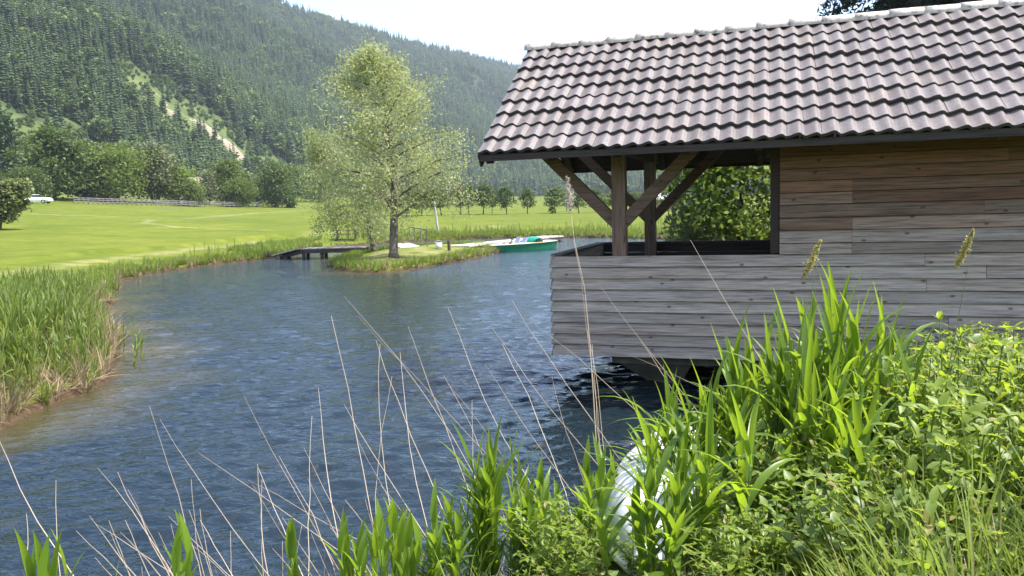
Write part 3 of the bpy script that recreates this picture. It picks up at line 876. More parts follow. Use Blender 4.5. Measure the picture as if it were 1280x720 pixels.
def scatter(name, label, cat, P, pid, rot, scl, protos):
    """one stuff object: points carrying copies of the prototype meshes"""
    col = bpy.data.collections.new(name + "_shapes")
    for i, o in enumerate(protos):
        o.name = "%s_shape_%02d" % (name, i); col.objects.link(o)
    me = bpy.data.meshes.new(name)
    n = len(P)
    me.vertices.add(n); me.vertices.foreach_set("co", np.asarray(P, np.float32).ravel())
    a = me.attributes.new("pid", 'INT', 'POINT'); a.data.foreach_set("value", np.asarray(pid, np.int32))
    a = me.attributes.new("rot", 'FLOAT_VECTOR', 'POINT'); a.data.foreach_set("vector", np.asarray(rot, np.float32).ravel())
    a = me.attributes.new("scl", 'FLOAT_VECTOR', 'POINT'); a.data.foreach_set("vector", np.asarray(scl, np.float32).ravel())
    o = bpy.data.objects.new(name, me); C.objects.link(o)
    g = bpy.data.node_groups.new(name + "_nodes", 'GeometryNodeTree')
    g.interface.new_socket("Geometry", in_out='INPUT', socket_type='NodeSocketGeometry')
    g.interface.new_socket("Geometry", in_out='OUTPUT', socket_type='NodeSocketGeometry')
    gi = g.nodes.new("NodeGroupInput"); go = g.nodes.new("NodeGroupOutput")
    ci = g.nodes.new("GeometryNodeCollectionInfo"); ci.inputs["Collection"].default_value = col
    ci.inputs["Separate Children"].default_value = True; ci.inputs["Reset Children"].default_value = True
    ip = g.nodes.new("GeometryNodeInstanceOnPoints"); ip.inputs["Pick Instance"].default_value = True
    def na(nm, ty):
        x = g.nodes.new("GeometryNodeInputNamedAttribute"); x.data_type = ty; x.inputs["Name"].default_value = nm
        return x.outputs[0]
    er = g.nodes.new("FunctionNodeEulerToRotation")
    L = g.links.new
    L(gi.outputs[0], ip.inputs["Points"]); L(ci.outputs[0], ip.inputs["Instance"])
    L(na("pid", 'INT'), ip.inputs["Instance Index"])
    L(na("rot", 'FLOAT_VECTOR'), er.inputs[0]); L(er.outputs[0], ip.inputs["Rotation"])
    L(na("scl", 'FLOAT_VECTOR'), ip.inputs["Scale"]); L(ip.outputs[0], go.inputs[0])
    md = o.modifiers.new("nodes", 'NODES'); md.node_group = g
    return tag(o, label, cat, kind='stuff')

# ------------------------------------------------------------------ far hillside wood
def conifer_proto(seed, hgt=1.0, wid=0.16):
    r = random.Random(seed); V = []; F = []; T = []
    def tri(a, b, c, t): n = len(V); V.extend([a, b, c]); F.append((n, n + 1, n + 2)); T.append(t)
    for k in range(6):
        a0, a1 = k * 1.047, (k + 1) * 1.047
        tri((.012 * math.cos(a0), .012 * math.sin(a0), 0), (.012 * math.cos(a1), .012 * math.sin(a1), 0), (0, 0, .9), 0.1)
    nw = 17
    for k in range(nw):
        z = 0.10 + 0.90 * k / nw
        rad = wid * (1 - z) ** 0.8 * r.uniform(0.8, 1.15) + 0.008
        nb = 8 if k < 12 else 6
        a0 = r.uniform(0, 6)
        for b in range(nb):
            a = a0 + b * 6.283 / nb + r.uniform(-.2, .2); rr = rad * r.uniform(0.65, 1.15)
            hw = rr * 0.36
            z1 = z - rr * r.uniform(0.35, 0.7)
            ca, sa = math.cos(a), math.sin(a)
            root = (0, 0, z + 0.02)
            l = (ca * rr * .6 - sa * hw, sa * rr * .6 + ca * hw, z - rr * .35); q = (ca * rr * .6 + sa * hw, sa * rr * .6 - ca * hw, z - rr * .35)
            tip = (ca * rr, sa * rr, z1); t = r.uniform(0.2, .8) + 0.15 * (z - .5)
            tri(root, l, tip, t); tri(root, tip, q, t)
    V = np.array(V) * hgt
    return mesh_arrays("conifer_shape", V, np.array(F), M['conifer'], None, T, link=False)

def broad_proto(seed, n=420):
    r = np.random.default_rng(seed)
    nc = 16
    c = rand_unit(nc, r) * r.uniform(0.15, 0.3, (nc, 1)) * np.array([1, 1, 1.15]) + np.array([0, 0, 0.58])
    i = r.integers(0, nc, n)
    P = c[i] + rand_unit(n, r) * (0.13 * r.uniform(0.4, 1.1, (n, 1)))
    V, F = leaf_quads(P, 0.11, 0.09, r, 0, 0.3)
    tone = np.clip(r.normal(.5, .2, n), 0, 1)
    V = np.vstack([V, [[-.02, 0, 0], [.02, 0, 0], [.01, 0, .6], [-.01, 0, .6]]]); F = np.vstack([F, [[4 * n, 4 * n + 1, 4 * n + 2, 4 * n + 3]]])
    return mesh_arrays("broad_shape", V, F, M['hill_leaf'], None, np.append(tone, 0), link=False)

def build_forest():
    r = np.random.default_rng(12)
    protos = [conifer_proto(i, 1.0, (0.13, 0.16, 0.19, 0.145)[i]) for i in range(4)] + [conifer_proto(14, 1.0, .22), conifer_proto(15, 1.0, .12)] + [broad_proto(40 + i) for i in range(3)]
    n = 68000
    az = r.uniform(R(-41), R(27), n)
    Hb = np.interp(az, _az, _Hb); Rd = np.interp(az, _az, _Rd)
    d = np.sqrt(r.uniform((Hb / 2000) ** 2, (Rd / 2000) ** 2 * 1.06, n)) * 2000
    # thin the crowd: density per ground area, a little thinner far away
    area = 0.5 * (Rd * Rd * 1.12 - Hb * Hb)
    keep = r.uniform(0, 1, n) < area / area.max()
    az, d = az[keep], d[keep]
    n3 = 18000
    az3 = r.uniform(R(-41), R(27), n3); H3 = np.interp(az3, _az, _Hb)
    d3 = H3 + 420 * r.uniform(0, 1, n3) ** 1.15
    az, d = np.concatenate([az, az3]), np.concatenate([d, d3])
    X = d * np.sin(az); Y = d * np.cos(az)
    f, rock, brush, _ = masks(X, Y)
    pb = 0.16 + 0.6 * np.clip(sines(X, Y, 170, 31) - 0.25, 0, 1)
    broad = r.uniform(0, 1, len(d)) < np.where(brush > 0.35, 0.93, pb)
    ok = (rock < 0.35) & ~((brush > 0.35) & (r.uniform(0, 1, len(d)) < 0.10))
    ok &= ~((brush > 0.5) & (d < 330) & (r.uniform(0, 1, len(d)) < 0.72))
    X, Y, d, broad, brush = X[ok], Y[ok], d[ok], broad[ok], brush[ok]
    Z = height(X, Y) - 0.4
    n = len(X)
    pid = np.where(broad, r.integers(6, 9, n), r.integers(0, 6, n))
    hgt = np.where(broad, r.uniform(7, 16, n), r.uniform(8, 23, n))
    hgt = np.where((brush > 0.35) & broad, r.uniform(1.8, 5.0, n), hgt)
    hgt *= np.where(d < 420, 0.8, 1.0)
    sx = hgt * np.where(broad, r.uniform(0.8, 1.25, n), r.uniform(0.85, 1.25, n))
    rot = np.stack([r.normal(0, .03, n), r.normal(0, .03, n), r.uniform(0, 6.28, n)], -1)
    scatter("hillside_wood", "dense dark conifer wood covering the mountain slope", "forest", np.stack([X, Y, Z], -1), pid, rot, np.stack([sx, sx, hgt], -1), protos)
build_forest()

# ------------------------------------------------------------------ trees at the far side of the meadow
def span(px, dist, top, wpx):
    p = place(px, dist)
    h = at_d(px, top, dist).z - p.z
    return p, h, wpx * dist / FPX

FT = [  # px, distance, top row, width px, leaf, profile, label
    (5, 78, 228, 34, 'leaf_olive', prof_round, "small leaning dark-stemmed shrub tree on the meadow at the left border", "shrub tree"),
    (44, 158, 214, 42, 'leaf_dark', prof_round, "low dark tree left of the white car", "tree"),
    (77, 166, 163, 62, 'leaf_dark', prof_round, "tallest dark green tree towering over the white car", "tree"),
    (113, 172, 183, 48, 'leaf_dark', prof_round, "dark green tree between the tallest tree and the small white-roofed shed", "tree"),
    (156, 170, 190, 68, 'leaf_mid', prof_round, "broad rounded mid green tree right of the small white-roofed shed", "tree"),
    (197, 176, 183, 52, 'leaf_grey', prof_round, "airy grey-green tree right of the broad rounded one behind the fence", "tree"),
    (229, 176, 211, 42, 'leaf_yellow', prof_round, "yellow-green tree left of the house with the faded roof", "tree"),
    (249, 172, 228, 26, 'leaf_mid', prof_round, "small bushy tree in front of the house with the faded roof", "tree"),
    (268, 184, 214, 30, 'leaf_grey', prof_cone, "slender olive tree right of the house with the faded roof", "tree"),
    (293, 188, 201, 34, 'leaf_mid', prof_round, "tall narrow tree behind the fence left of the dark round one", "tree"),
    (306, 182, 226, 34, 'leaf_mid', prof_round, "lighter low tree in front of the tall narrow tree", "tree"),
    (326, 195, 222, 22, 'leaf_grey', prof_cone, "thin pale tree between the tall narrow and the dark round tree", "tree"),
    (349, 190, 207, 44, 'leaf_dark', prof_round, "dark round tree near the right end of the fence", "tree"),
    (368, 186, 245, 13, 'leaf_dark', prof_round, "tiny dark bush at the right end of the fence", "bush"),
    (372, 265, 209, 40, 'hill_leaf', prof_round, "blue-green tree behind and right of the dark round tree", "tree"),
    (398, 275, 212, 40, 'hill_leaf', prof_round, "blue-green tree partly behind the willow crown at its left side", "tree"),
    (18, 215, 142, 40, 'conifer', prof_cone, "dark conifer standing on the pale slope at the left border", "conifer"),
]
for i, (px, dist, top, wpx, lm, pf, lab, cat) in enumerate(FT):
    p, h, cw = span(px, dist, top, wpx)
    cone = pf is prof_cone
    make_tree("shrub_tree" if 'shrub' in lab else ("bush" if cat == 'bush' else ("conifer_tree" if cat == 'conifer' else "broadleaf_tree")), lab, cat, p, lm,
              h=h, th=h * (0.06 if i not in (0,) else 0.2), cw=cw, prof=pf, seed=100 + i, nl=7000 if wpx > 30 else 3000, L=max(0.35, h * 0.052), W=max(0.28, h * 0.042), r0=0.018 * h + .05,
              nlimb=22, clump=0.125, up=0.45, group="trees along the far edge of the meadow", lean=(2.0, 0) if i == 0 else (0, 0))

# row of young trees standing on the meadow
rowt = [(512, 236, 30), (531, 238, 24), (555, 237, 30), (579, 233, 21), (589, 232, 17), (607, 231, 25), (618, 238, 14), (636, 235, 24), (662, 237, 19), (697, 236, 24), (711, 238, 14), (726, 240, 22), (749, 238, 22), (771, 240, 22), (794, 241, 20), (815, 243, 20)]
protos_row = []
rowlab = "young round-crowned tree in the row standing on the mown meadow"
for i in range(3):
    t = make_tree("young_tree", rowlab, "tree", (0, 0, 0), 'leaf_dark', group="row of young trees on the meadow", h=5.0, th=1.25, cw=3.6, prof=prof_round, seed=60 + i, nl=2200, L=.30, W=.22, r0=.09, nlimb=16, clump=0.10, up=.5)
    protos_row.append(t)
used = set()
named = {9: "fuller young tree of the meadow row with a dark bush at its foot", 0: None}
for i, (px, top, wpx) in enumerate(rowt):
    dist = 128 + (i * 37 % 7) - 3 + (9 if wpx < 18 else 0)
    p = place(px, dist)
    h = at_d(px, top, dist).z - p.z
    k = i % 3
    o = protos_row[k] if k not in used else copy_tree(protos_row[k])
    used.add(k)
    o.location = p
    s = wpx * dist / FPX / 3.2
    o.scale = (s, s, h / 4.9)
    o.rotation_euler = (0, 0, i * 1.3)
p, h, cw = span(693, 126, 258, 9)
make_tree("bush", "small dark bush at the foot of a young meadow tree", "bush", p, 'leaf_dark', h=h, th=.1, cw=cw, prof=prof_round, seed=88, nl=500, L=.22, W=.16, r0=.05, nlimb=9, clump=.13)

# ------------------------------------------------------------------ island willows
wp = on_ground(492, 322)
make_tree("willow_tree", "tall airy pale green willow with a leaning dark trunk on the island front", "willow", (wp.x, wp.y, wp.z - .05), 'willow', 'bark_pale', h=9.5, th=1.7, cw=7.9, prof=prof_willow, seed=5,
          nl=23000, L=.165, W=.058, r0=.18, nlimb=40, droop=.12, clump=.046, flat=0.0, up=.6, lean=(-1.0, 0))
wp2 = on_ground(468, 314)
make_tree("willow_tree", "shorter grey-green willow with drooping branches behind the tall one", "willow", (wp2.x, wp2.y, wp2.z - .05), 'willow2', 'bark_pale', h=7.0, th=1.5, cw=5.4, prof=prof_round, seed=9,
          nl=15000, L=.165, W=.058, r0=.16, nlimb=26, droop=.5, clump=.055, flat=0.0, up=.45, lean=(-3.4, .4))

# ------------------------------------------------------------------ trees right behind the boathouse
def near_spruce(loc, h, wid, seed, label):
    r = np.random.default_rng(seed); rd = random.Random(seed)
    t = empty("spruce_tree", loc, 0, label, "spruce", "dark spruces behind the boathouse")
    mb = MB(); mb.tube([(0, 0, 0), (0, 0, h * .3), (0, 0, h * .7), (0, 0, h)], [.26, .2, .1, .01], 9)
    pts = []
    z = h * 0.12
    while z < h * .99:
        rad = wid * (1 - z / h) ** .75
        a0 = rd.uniform(0, 6)
        for b in range(7):
            a = a0 + b * .9 + rd.uniform(-.2, .2); L = rad * rd.uniform(.7, 1.12)
            e = Vector((math.cos(a) * L, math.sin(a) * L, z - L * rd.uniform(.22, .38)))
            mid = Vector((math.cos(a) * L * .55, math.sin(a) * L * .55, z - L * .06))
            mb.tube([(0, 0, z), mid, e], [.045, .025, .008], 4, False)
            for s in np.linspace(.15, 1, int(8 + L * 9)):
                q = Vector((0, 0, z)).lerp(mid, s / .55) if s < .55 else mid.lerp(e, (s - .55) / .45)
                pts.append((q.x, q.y, q.z))
        z += h * 0.022
    P = np.array(pts); P = np.repeat(P, 9, 0)
    P += r.normal(size=P.shape) * np.array([.16, .16, .10]); P[:, 2] -= np.abs(r.normal(0, .12, len(P)))
    V, F = leaf_quads(P, .34, .085, r, .5)
    mb.build("trunk", M['bark'], t, True)
    mesh_arrays("crown", V, F, M['spruce_near'], t, r.uniform(0, 1, len(P)))
for px, dist, h, wd, sd, lab in ((1168, 38, 25, 7.4, 3, "dark spruce directly above the middle of the roof ridge"), (1262, 35, 24, 6.2, 4, "dark spruce above the right end of the roof ridge")):
    p = place(px, dist); near_spruce(p, h, wd, sd, lab)

p = place(922, 21)
make_tree("broadleaf_bush", "large sunlit leafy bush seen through the porch opening", "bush", (p.x, p.y, p.z - .1), 'leaf_yellow', h=4.9, th=.35, cw=4.3, prof=prof_round, seed=31, nl=15000, L=.17, W=.12, r0=.10, nlimb=34, clump=.085, up=.5)
p = place(868, 19.5)
make_tree("willow_bush", "thin grey-green bush left of the large leafy bush behind the porch", "bush", (p.x, p.y, p.z - .1), 'leaf_grey', h=2.9, th=.25, cw=1.25, prof=prof_round, seed=32, nl=2600, L=.15, W=.045, r0=.035, nlimb=16, clump=.12, up=.9)
p, h, cw = span(848, 140, 232, 34)
make_tree("broadleaf_tree", "mid green tree behind the tan shed beyond the meadow", "tree", p, 'leaf_mid', h=h, th=.5, cw=cw, prof=prof_round, seed=34, nl=2200, L=.4, W=.3, r0=.15, nlimb=16, clump=.11)

# ------------------------------------------------------------------ fence, car and sheds at the far edge of the meadow
def build_fence():
    pts = []
    for px in np.linspace(100, 376, 47):
        b = float(np.interp(az_px(px), _az, _B)) - 6 - 6 * math.sin((px - 100) / 60.0) * 0.2
        pts.append(place(px, b))
    o0 = pts[0].copy()
    t = empty("wooden_fence", o0, 0, "long grey post and rail fence along the far edge of the meadow", "fence")
    for p in pts:
        q = p - o0
        mb = MB(); mb.box((q.x - .07, q.y - .07, q.z - .2), (q.x + .07, q.y + .07, q.z + 1.15), random.random()); mb.build("post", M['fence'], t)
    for zz in (0.4, 0.75, 1.05):
        mb = MB()
        for a, b in zip(pts[:-1], pts[1:]):
            mb.beam(a - o0 + Vector((0, -.09, zz)), b - o0 + Vector((0, -.09, zz)), .05, .14, tone=random.random())
        mb.build("rail", M['fence'], t)
build_fence()

def build_car(loc, rz, label):
    t = empty("parked_car", loc, rz, label, "car")
    sec = [(-2.1, .35, .80), (-2.05, .30, .95), (-1.5, .28, 1.02), (-.95, .28, 1.05), (.75, .28, 1.0), (1.7, .28, .92), (2.1, .32, .78), (2.15, .38, .6)]
    mb = MB(); vs = []; q = []
    for x, z0, z1 in sec: vs += [(x, -.82, z0), (x, -.86, (z0 + z1) / 2), (x, -.76, z1), (x, .76, z1), (x, .86, (z0 + z1) / 2), (x, .82, z0)]
    for i in range(len(sec) - 1):
        for k in range(6): q.append((i * 6 + k, i * 6 + (k + 1) % 6, (i + 1) * 6 + (k + 1) % 6, (i + 1) * 6 + k))
    mb.add(vs, q + [(0, 1, 4, 5), (1, 2, 3, 4)]); e = 6 * (len(sec) - 1)
    mb.add([vs[e + k] for k in range(6)], [(5, 4, 1, 0), (4, 3, 2, 1)])
    mb.hexa([(-1.35, -.66, 1.42), (.25, -.66, 1.42), (.25, .66, 1.42), (-1.35, .66, 1.42), (-1.2, -.6, 1.47), (.1, -.6, 1.47), (.1, .6, 1.47), (-1.2, .6, 1.47)])
    mb.build("body", M['white_paint'], t)
    g = MB(); g.hexa([(-1.85, -.74, 1.03), (.95, -.74, 1.0), (.95, .74, 1.0), (-1.85, .74, 1.03), (-1.36, -.66, 1.418), (.26, -.66, 1.418), (.26, .66, 1.418), (-1.36, .66, 1.418)])
    g.build("window", M['glass'], t)
    for x in (-1.3, 1.35):
        for y in (-.80, .80):
            wl = MB(); wl.tube([(x, y - .1, .32), (x, y + .1, .32)], .32, 14)
            wo = wl.build("wheel", M['tyre'], t)
            rm = MB(); s = 1 if y > 0 else -1; rm.tube([(x, y + .1 * s, .32), (x, y + .112 * s, .32)], .19, 10); rm.build("rim", M['rim'], wo)
    for y in (-.6, .6):
        hl = MB(); hl.box((2.125, y - .14, .66), (2.165, y + .14, .78)); hl.build("headlight", M['rim'], t)
p = place(54, 147.5); build_car(p, R(6), "white car parked under the tallest dark tree")

def build_house(name, loc, rz, w_, d_, hw, hr, label, cat, wall, roof, wins=True):
    t = empty(name, loc, rz, label, cat)
    mb = MB()
    mb.box((-w_ / 2, -d_ / 2, -.5), (w_ / 2, d_ / 2, hw))
    mb.add([(-w_ / 2, -d_ / 2, hw), (-w_ / 2, d_ / 2, hw), (-w_ / 2, 0, hw + hr), (w_ / 2, -d_ / 2, hw), (w_ / 2, d_ / 2, hw), (w_ / 2, 0, hw + hr)], [], [(1, 0, 2), (3, 4, 5)])
    mb.build("wall", M[wall], t)
    r_ = MB(); e = .45
    for s in (-1, 1):
        y0, z0 = s * (d_ / 2 + e), hw - e * hr / (d_ / 2)
        q = [(-w_ / 2 - e, y0, z0 + .02), (w_ / 2 + e, y0, z0 + .02), (w_ / 2 + e, 0, hw + hr + .02), (-w_ / 2 - e, 0, hw + hr + .02)]
        q2 = [(a, b, c + .14) for a, b, c in q]
        r_.hexa((q + q2) if s < 0 else [q[1], q[0], q[3], q[2], q2[1], q2[0], q2[3], q2[2]])
    r_.build("roof", M[roof], t)
    if wins:
        for x in np.linspace(-w_ / 2 + 1.2, w_ / 2 - 1.2, max(2, int(w_ / 2.4))):
            f = MB(); f.box((x - .55, -d_ / 2 - .05, hw * .42), (x + .55, -d_ / 2 - .003, hw * .42 + 1.2)); fo = f.build("window", M['white_paint'], t)
            g = MB(); g.box((x - .45, -d_ / 2 - .07, hw * .42 + .1), (x + .45, -d_ / 2 - .053, hw * .42 + 1.1)); g.build("pane", M['glass'], fo)
    dr = MB(); dr.box((w_ * .12, -d_ / 2 - .06, -.3), (w_ * .12 + .9, -d_ / 2 - .004, 1.9)); dr.build("door", M['plank_dark'], t)
p = place(129, 176); build_house("garden_shed", (p.x, p.y, p.z), R(65), 3.4, 3.0, 2.0, 1.3, "small shed with a bright white roof among the meadow edge trees", "shed", 'tan_wall', 'roof_pale', False)
p = place(250, 198); build_house("farm_house", (p.x, p.y, p.z + .4), R(20), 6.5, 5.5, 3.0, 2.4, "white-walled house with a faded pinkish roof half hidden by trees", "house", 'wall_white', 'roof_red')
p = place(838, 150); build_house("field_shed", (p.x, p.y, p.z), R(-6), 5.5, 3.2, 1.9, .9, "tan plank shed with pale roof beyond the meadow seen past the porch posts", "shed", 'tan_wall', 'roof_pale', False)

# ------------------------------------------------------------------ footbridges, jetty, bench, posts by the island
def planks(mb, a, b, wd, th, n, z_off=0.0):
    a = Vector(a); b = Vector(b); d = b - a; side = Vector((0, 0, 1)).cross(d).normalized()
    for i in range(n):
        p0 = a + d * (i / n); p1 = a + d * ((i + .94) / n)
        q = [p0 - side * wd / 2, p1 - side * wd / 2, p1 + side * wd / 2, p0 + side * wd / 2]
        q = [Vector((v.x, v.y, v.z + z_off + random.uniform(-.004, .004))) for v in q]
        mb.hexa([v - Vector((0, 0, th)) for v in q] + q, random.random(), random.uniform(0, .3))

def build_bridge():
    a = at(352, 318, .18); b = at(382, 310, .52); c = at(458, 308, .52)
    o0 = Vector((a.x, a.y, 0))
    t = empty("footbridge", o0, 0, "wooden plank footbridge with a pale ramp leading from the meadow to the island", "footbridge")
    ra = MB(); planks(ra, a - o0, b - o0, 1.7, .05, 12); ra.build("ramp", M['plank_pale'], t)
    de = MB(); planks(de, b - o0 + Vector((.03, 0, .004)), c - o0 + Vector((0, 0, .004)), 1.3, .05, 22); de.build("deck", M['plank_pale'], t)
    for s in (-1, 1):
        sb = MB(); sb.beam(b - o0 + Vector((0, s * .55, -.16)), c - o0 + Vector((0, s * .55, -.16)), .12, .2, tone=.3); sb.build("beam", M['plank_dark'], t)
        sr = MB(); sr.beam(a - o0 + Vector((.1, s * .55, -.14)), b - o0 + Vector((-.04, s * .55, -.16)), .12, .16, tone=.3); sr.build("beam", M['plank_dark'], t)
    for f in (0.0, .3, .66, .93):
        for s in (-1, 1):
            q = b.lerp(c, f) - o0 + Vector((0, s * .45, 0))
            po = MB(); po.box((q.x - .08, q.y - .08, -1.0), (q.x + .08, q.y + .08, q.z - .065), .4); po.build("post", M['plank_dark'], t)
build_bridge()

def build_rail_bridge():
    a = at(499, 304, .42); b = at(520, 310.5, .36)
    o0 = Vector((a.x, a.y, 0))
    t = empty("plank_walkway", o0, 0, "short pale plank walkway with a thin handrail behind the willow trunks", "walkway")
    de = MB(); planks(de, a - o0, b - o0, 1.2, .06, 16); de.build("deck", M['plank_pale'], t)
    d = (b - a).normalized(); sd = Vector((0, 0, 1)).cross(d) * .62
    for s in (1,):
        hr = MB(); hr.beam(a - o0 + sd * s + Vector((0, 0, .95)), b - o0 + sd * s + Vector((0, 0, .95)), .06, .06); hr.build("handrail", M['fence'], t)
        for f in (.02, .33, .66, .98):
            q = a.lerp(b, f) - o0 + sd * s
            po = MB(); po.box((q.x - .03, q.y - .03, q.z - .55), (q.x + .03, q.y + .03, q.z + .92)); po.build("post", M['fence'], t)
build_rail_bridge()

def build_jetty():
    a = at(572, 307, .36); b = at(692, 294.5, .36)
    o0 = Vector((a.x, a.y, 0))
    t = empty("jetty", o0, 0, "long pale plank jetty reaching into the pond behind the green pedal boat", "jetty")
    de = MB(); planks(de, a - o0, b - o0, 1.5, .08, 46); de.build("deck", M['plank_pale'], t)
    for s in (-1, 1):
        d = (b - a).normalized(); sd = Vector((0, 0, 1)).cross(d) * .66 * s
        bm_ = MB(); bm_.beam(a - o0 + sd + Vector((0, 0, -.18)), b - o0 + sd + Vector((0, 0, -.18)), .1, .18, tone=.3); bm_.build("beam", M['plank_dark'], t)
        for f in (.05, .25, .45, .65, .85, .985):
            q = a.lerp(b, f) - o0 + sd * .8
            po = MB(); po.tube([(q.x, q.y, -1.0), (q.x, q.y, q.z - .10)], .075, 8); po.build("post", M['plank_dark'], t)
build_jetty()

def build_table():
    p = on_ground(433, 300)
    t = empty("picnic_table", (p.x, p.y, p.z), R(8), "dark wooden picnic table under the drooping willow branches", "picnic table")
    def bx(nm, a, b): mb = MB(); mb.box(a, b, random.random()); return mb.build(nm, M['plank_dark'], t)
    tp = MB()
    for k in range(5): tp.box((-.95, -.38 + k * .155, .72), (.95, -.38 + k * .155 + .145, .765), random.random())
    tp.build("tabletop", M['plank_dark'], t)
    for s in (-1, 1):
        be = MB()
        for k in range(2): be.box((-.95, s * .68 - .14 + k * .145, .42), (.95, s * .68 - .14 + k * .145 + .135, .462), random.random())
        be.build("bench", M['plank_dark'], t)
        for x in (-.65, .65):
            lg = MB(); lg.beam((x, s * .62, 0), (x, s * .18, .715), .09, .07, side=(1, 0, 0)); lg.build("leg", M['plank_dark'], t)
    for x in (-.65, .65): bx("crossbar", (x + .05, -.8, .34), (x + .1, .8, .417))
build_table()

def build_backrest_bench():
    pass

p = on_ground(561.5, 313.5)
mb = MB(); mb.tube([(0, 0, -.3), (0, 0, .52), (0, 0, .55)], [.085, .08, .05], 10)
o = mb.build("mooring_post", M['plank_dark']); o.location = p; tag(o, "short dark mooring post on the grassy island edge left of the boat", "mooring post")
p = on_ground(548.5, 311.5)
t = empty("bucket", p, 0, "small white bucket on the island grass left of the mooring post", "bucket")
mb = MB(); mb.tube([(0, 0, 0), (0, 0, .30)], [.13, .17], 16); mb.build("pail", M['white_paint'], t, True)
mb = MB(); mb.tube([(0, 0, .30), (0, 0, .325)], .178, 16); mb.build("rim", M['white_paint'], t)
mb = MB(); mb.tube([(.175 * math.cos(a), .02, .31 + .15 * math.sin(a)) for a in np.linspace(0, math.pi, 9)], .008, 6); mb.build("handle", M['rim'], t)
p = on_ground(548, 292)
mb = MB(); mb.tube([(0, 0, -.3), (-.06, 0, .6), (-.24, 0, 2.6)], [.10, .095, .075], 10)
o = mb.build("wooden_pole", M['pale_wood']); o.location = p; tag(o, "tall pale slightly leaning wooden pole on the far shore right of the willow", "pole")

# ------------------------------------------------------------------ pedal boat
def build_pedal_boat():
    a = at(614, 315.0, 0); b = at(689, 310.0, 0)
    c = (a + b) / 2; L = (b - a).length; rz = math.atan2(b.y - a.y, b.x - a.x)
    t = empty("pedal_boat", (c.x, c.y, 0), rz, "green pedal boat with cream deck moored at the jetty", "boat")
    t.scale = (1, 1, .78)
    k = L / 2
    secs = [(-1.0, .16, .34, .42), (-.9, .42, .1, .44), (-.7, .62, -.08, .45), (-.2, .70, -.12, .46), (.4, .70, -.12, .48), (.85, .64, -.06, .52), (1.0, .58, .10, .55)]
    vs = []; q = []
    for x, w_, z0, z1 in secs: vs += [(x * k, -w_, z1), (x * k, -w_ * .86, z0), (x * k, w_ * .86, z0), (x * k, w_, z1)]
    for i in range(len(secs) - 1):
        for j in range(3): q.append((i * 4 + j, (i + 1) * 4 + j, (i + 1) * 4 + j + 1, i * 4 + j + 1))
    e = 4 * (len(secs) - 1)
    mb = MB(); mb.add(vs, q + [(0, 1, 2, 3), (e + 3, e + 2, e + 1, e)]); mb.build("hull", M['boat_green'], t)
    vs = []; q = []
    for x, w_, z0, z1 in secs:
        vs += [(x * k * 1.01, -w_ - .03, z1 + .002), (x * k * 1.01, w_ + .03, z1 + .002), (x * k * 1.01, w_ + .03, z1 + .03), (x * k * 1.01, w_ * .7, z1 + .045), (x * k * 1.01, -w_ * .7, z1 + .045), (x * k * 1.01, -w_ - .03, z1 + .03)]
    for i in range(len(secs) - 1):
        for j in range(6): q.append((i * 6 + j, i * 6 + (j + 1) % 6, (i + 1) * 6 + (j + 1) % 6, (i + 1) * 6 + j))
    e = 6 * (len(secs) - 1)
    mb = MB(); mb.add(vs, q + [(5, 2, 1, 0), (5, 4, 3, 2), (e, e + 1, e + 2, e + 5), (e + 2, e + 3, e + 4, e + 5)]); mb.build("deck", M['boat_cream'], t)
    for y in (-.32, .32):
        st = MB()
        st.hexa([(-.55, y - .22, .42), (-.1, y - .22, .42), (-.1, y + .22, .42), (-.55, y + .22, .42), (-.52, y - .2, .56), (-.14, y - .2, .54), (-.14, y + .2, .54), (-.52, y + .2, .56)])
        st.hexa([(-.16, y - .2, .50), (-.06, y - .2, .50), (-.06, y + .2, .50), (-.16, y + .2, .50), (.02, y - .18, .92), (.08, y - .18, .90), (.08, y + .18, .90), (.02, y + .18, .92)])
        st.build("seat", M['seat_blue'], t)
    # domed teal paddle-wheel cover with a round opening
    dm = MB(); vs = []; q = []
    n1, n2 = 9, 7
    for i in range(n1 + 1):
        th = math.pi * i / n1
        for j in range(n2 + 1):
            y = -.5 + j / n2
            s = math.sqrt(max(0.05, 1 - (abs(y) / .62) ** 3))
            vs.append((.78 - .46 * math.cos(th) * s, y * 1.05, .48 + .44 * math.sin(th) * s))
    for i in range(n1):
        for j in range(n2): q.append((i * (n2 + 1) + j, (i + 1) * (n2 + 1) + j, (i + 1) * (n2 + 1) + j + 1, i * (n2 + 1) + j + 1))
    ends = [[i * (n2 + 1) for i in range(n1 + 1)], [i * (n2 + 1) + n2 for i in range(n1 + 1)]]
    tr = []
    for en in ends:
        for i in range(1, n1): tr.append((en[0], en[i], en[i + 1]))
    dm.add(vs, q, tr); dm.build("paddle_cover", M['boat_teal'], t, True)
    hb = MB(); hb.tube([(.80, -.545, .64), (.80, -.57, .64)], .17, 16); hb.build("wheel_hub", M['dark_plastic'], t)
    st = MB(); st.tube([(-.75, 0, .40), (-.70, 0, .62), (-.62, 0, .80)], .025, 8); st.tube([(-.62, -.17, .80), (-.62, .17, .80)], .022, 8); st.build("tiller", M['dark_plastic'], t)
    for y in (-.32, .32):
        pd = MB(); pd.box((-1.05, y - .13, .44), (-.93, y - .03, .50)); pd.box((-.99, y + .03, .50), (-.87, y + .13, .56)); pd.box((-1.0, y - .02, .42), (-.92, y + .02, .53)); pd.build("pedal", M['dark_plastic'], t)
build_pedal_boat()

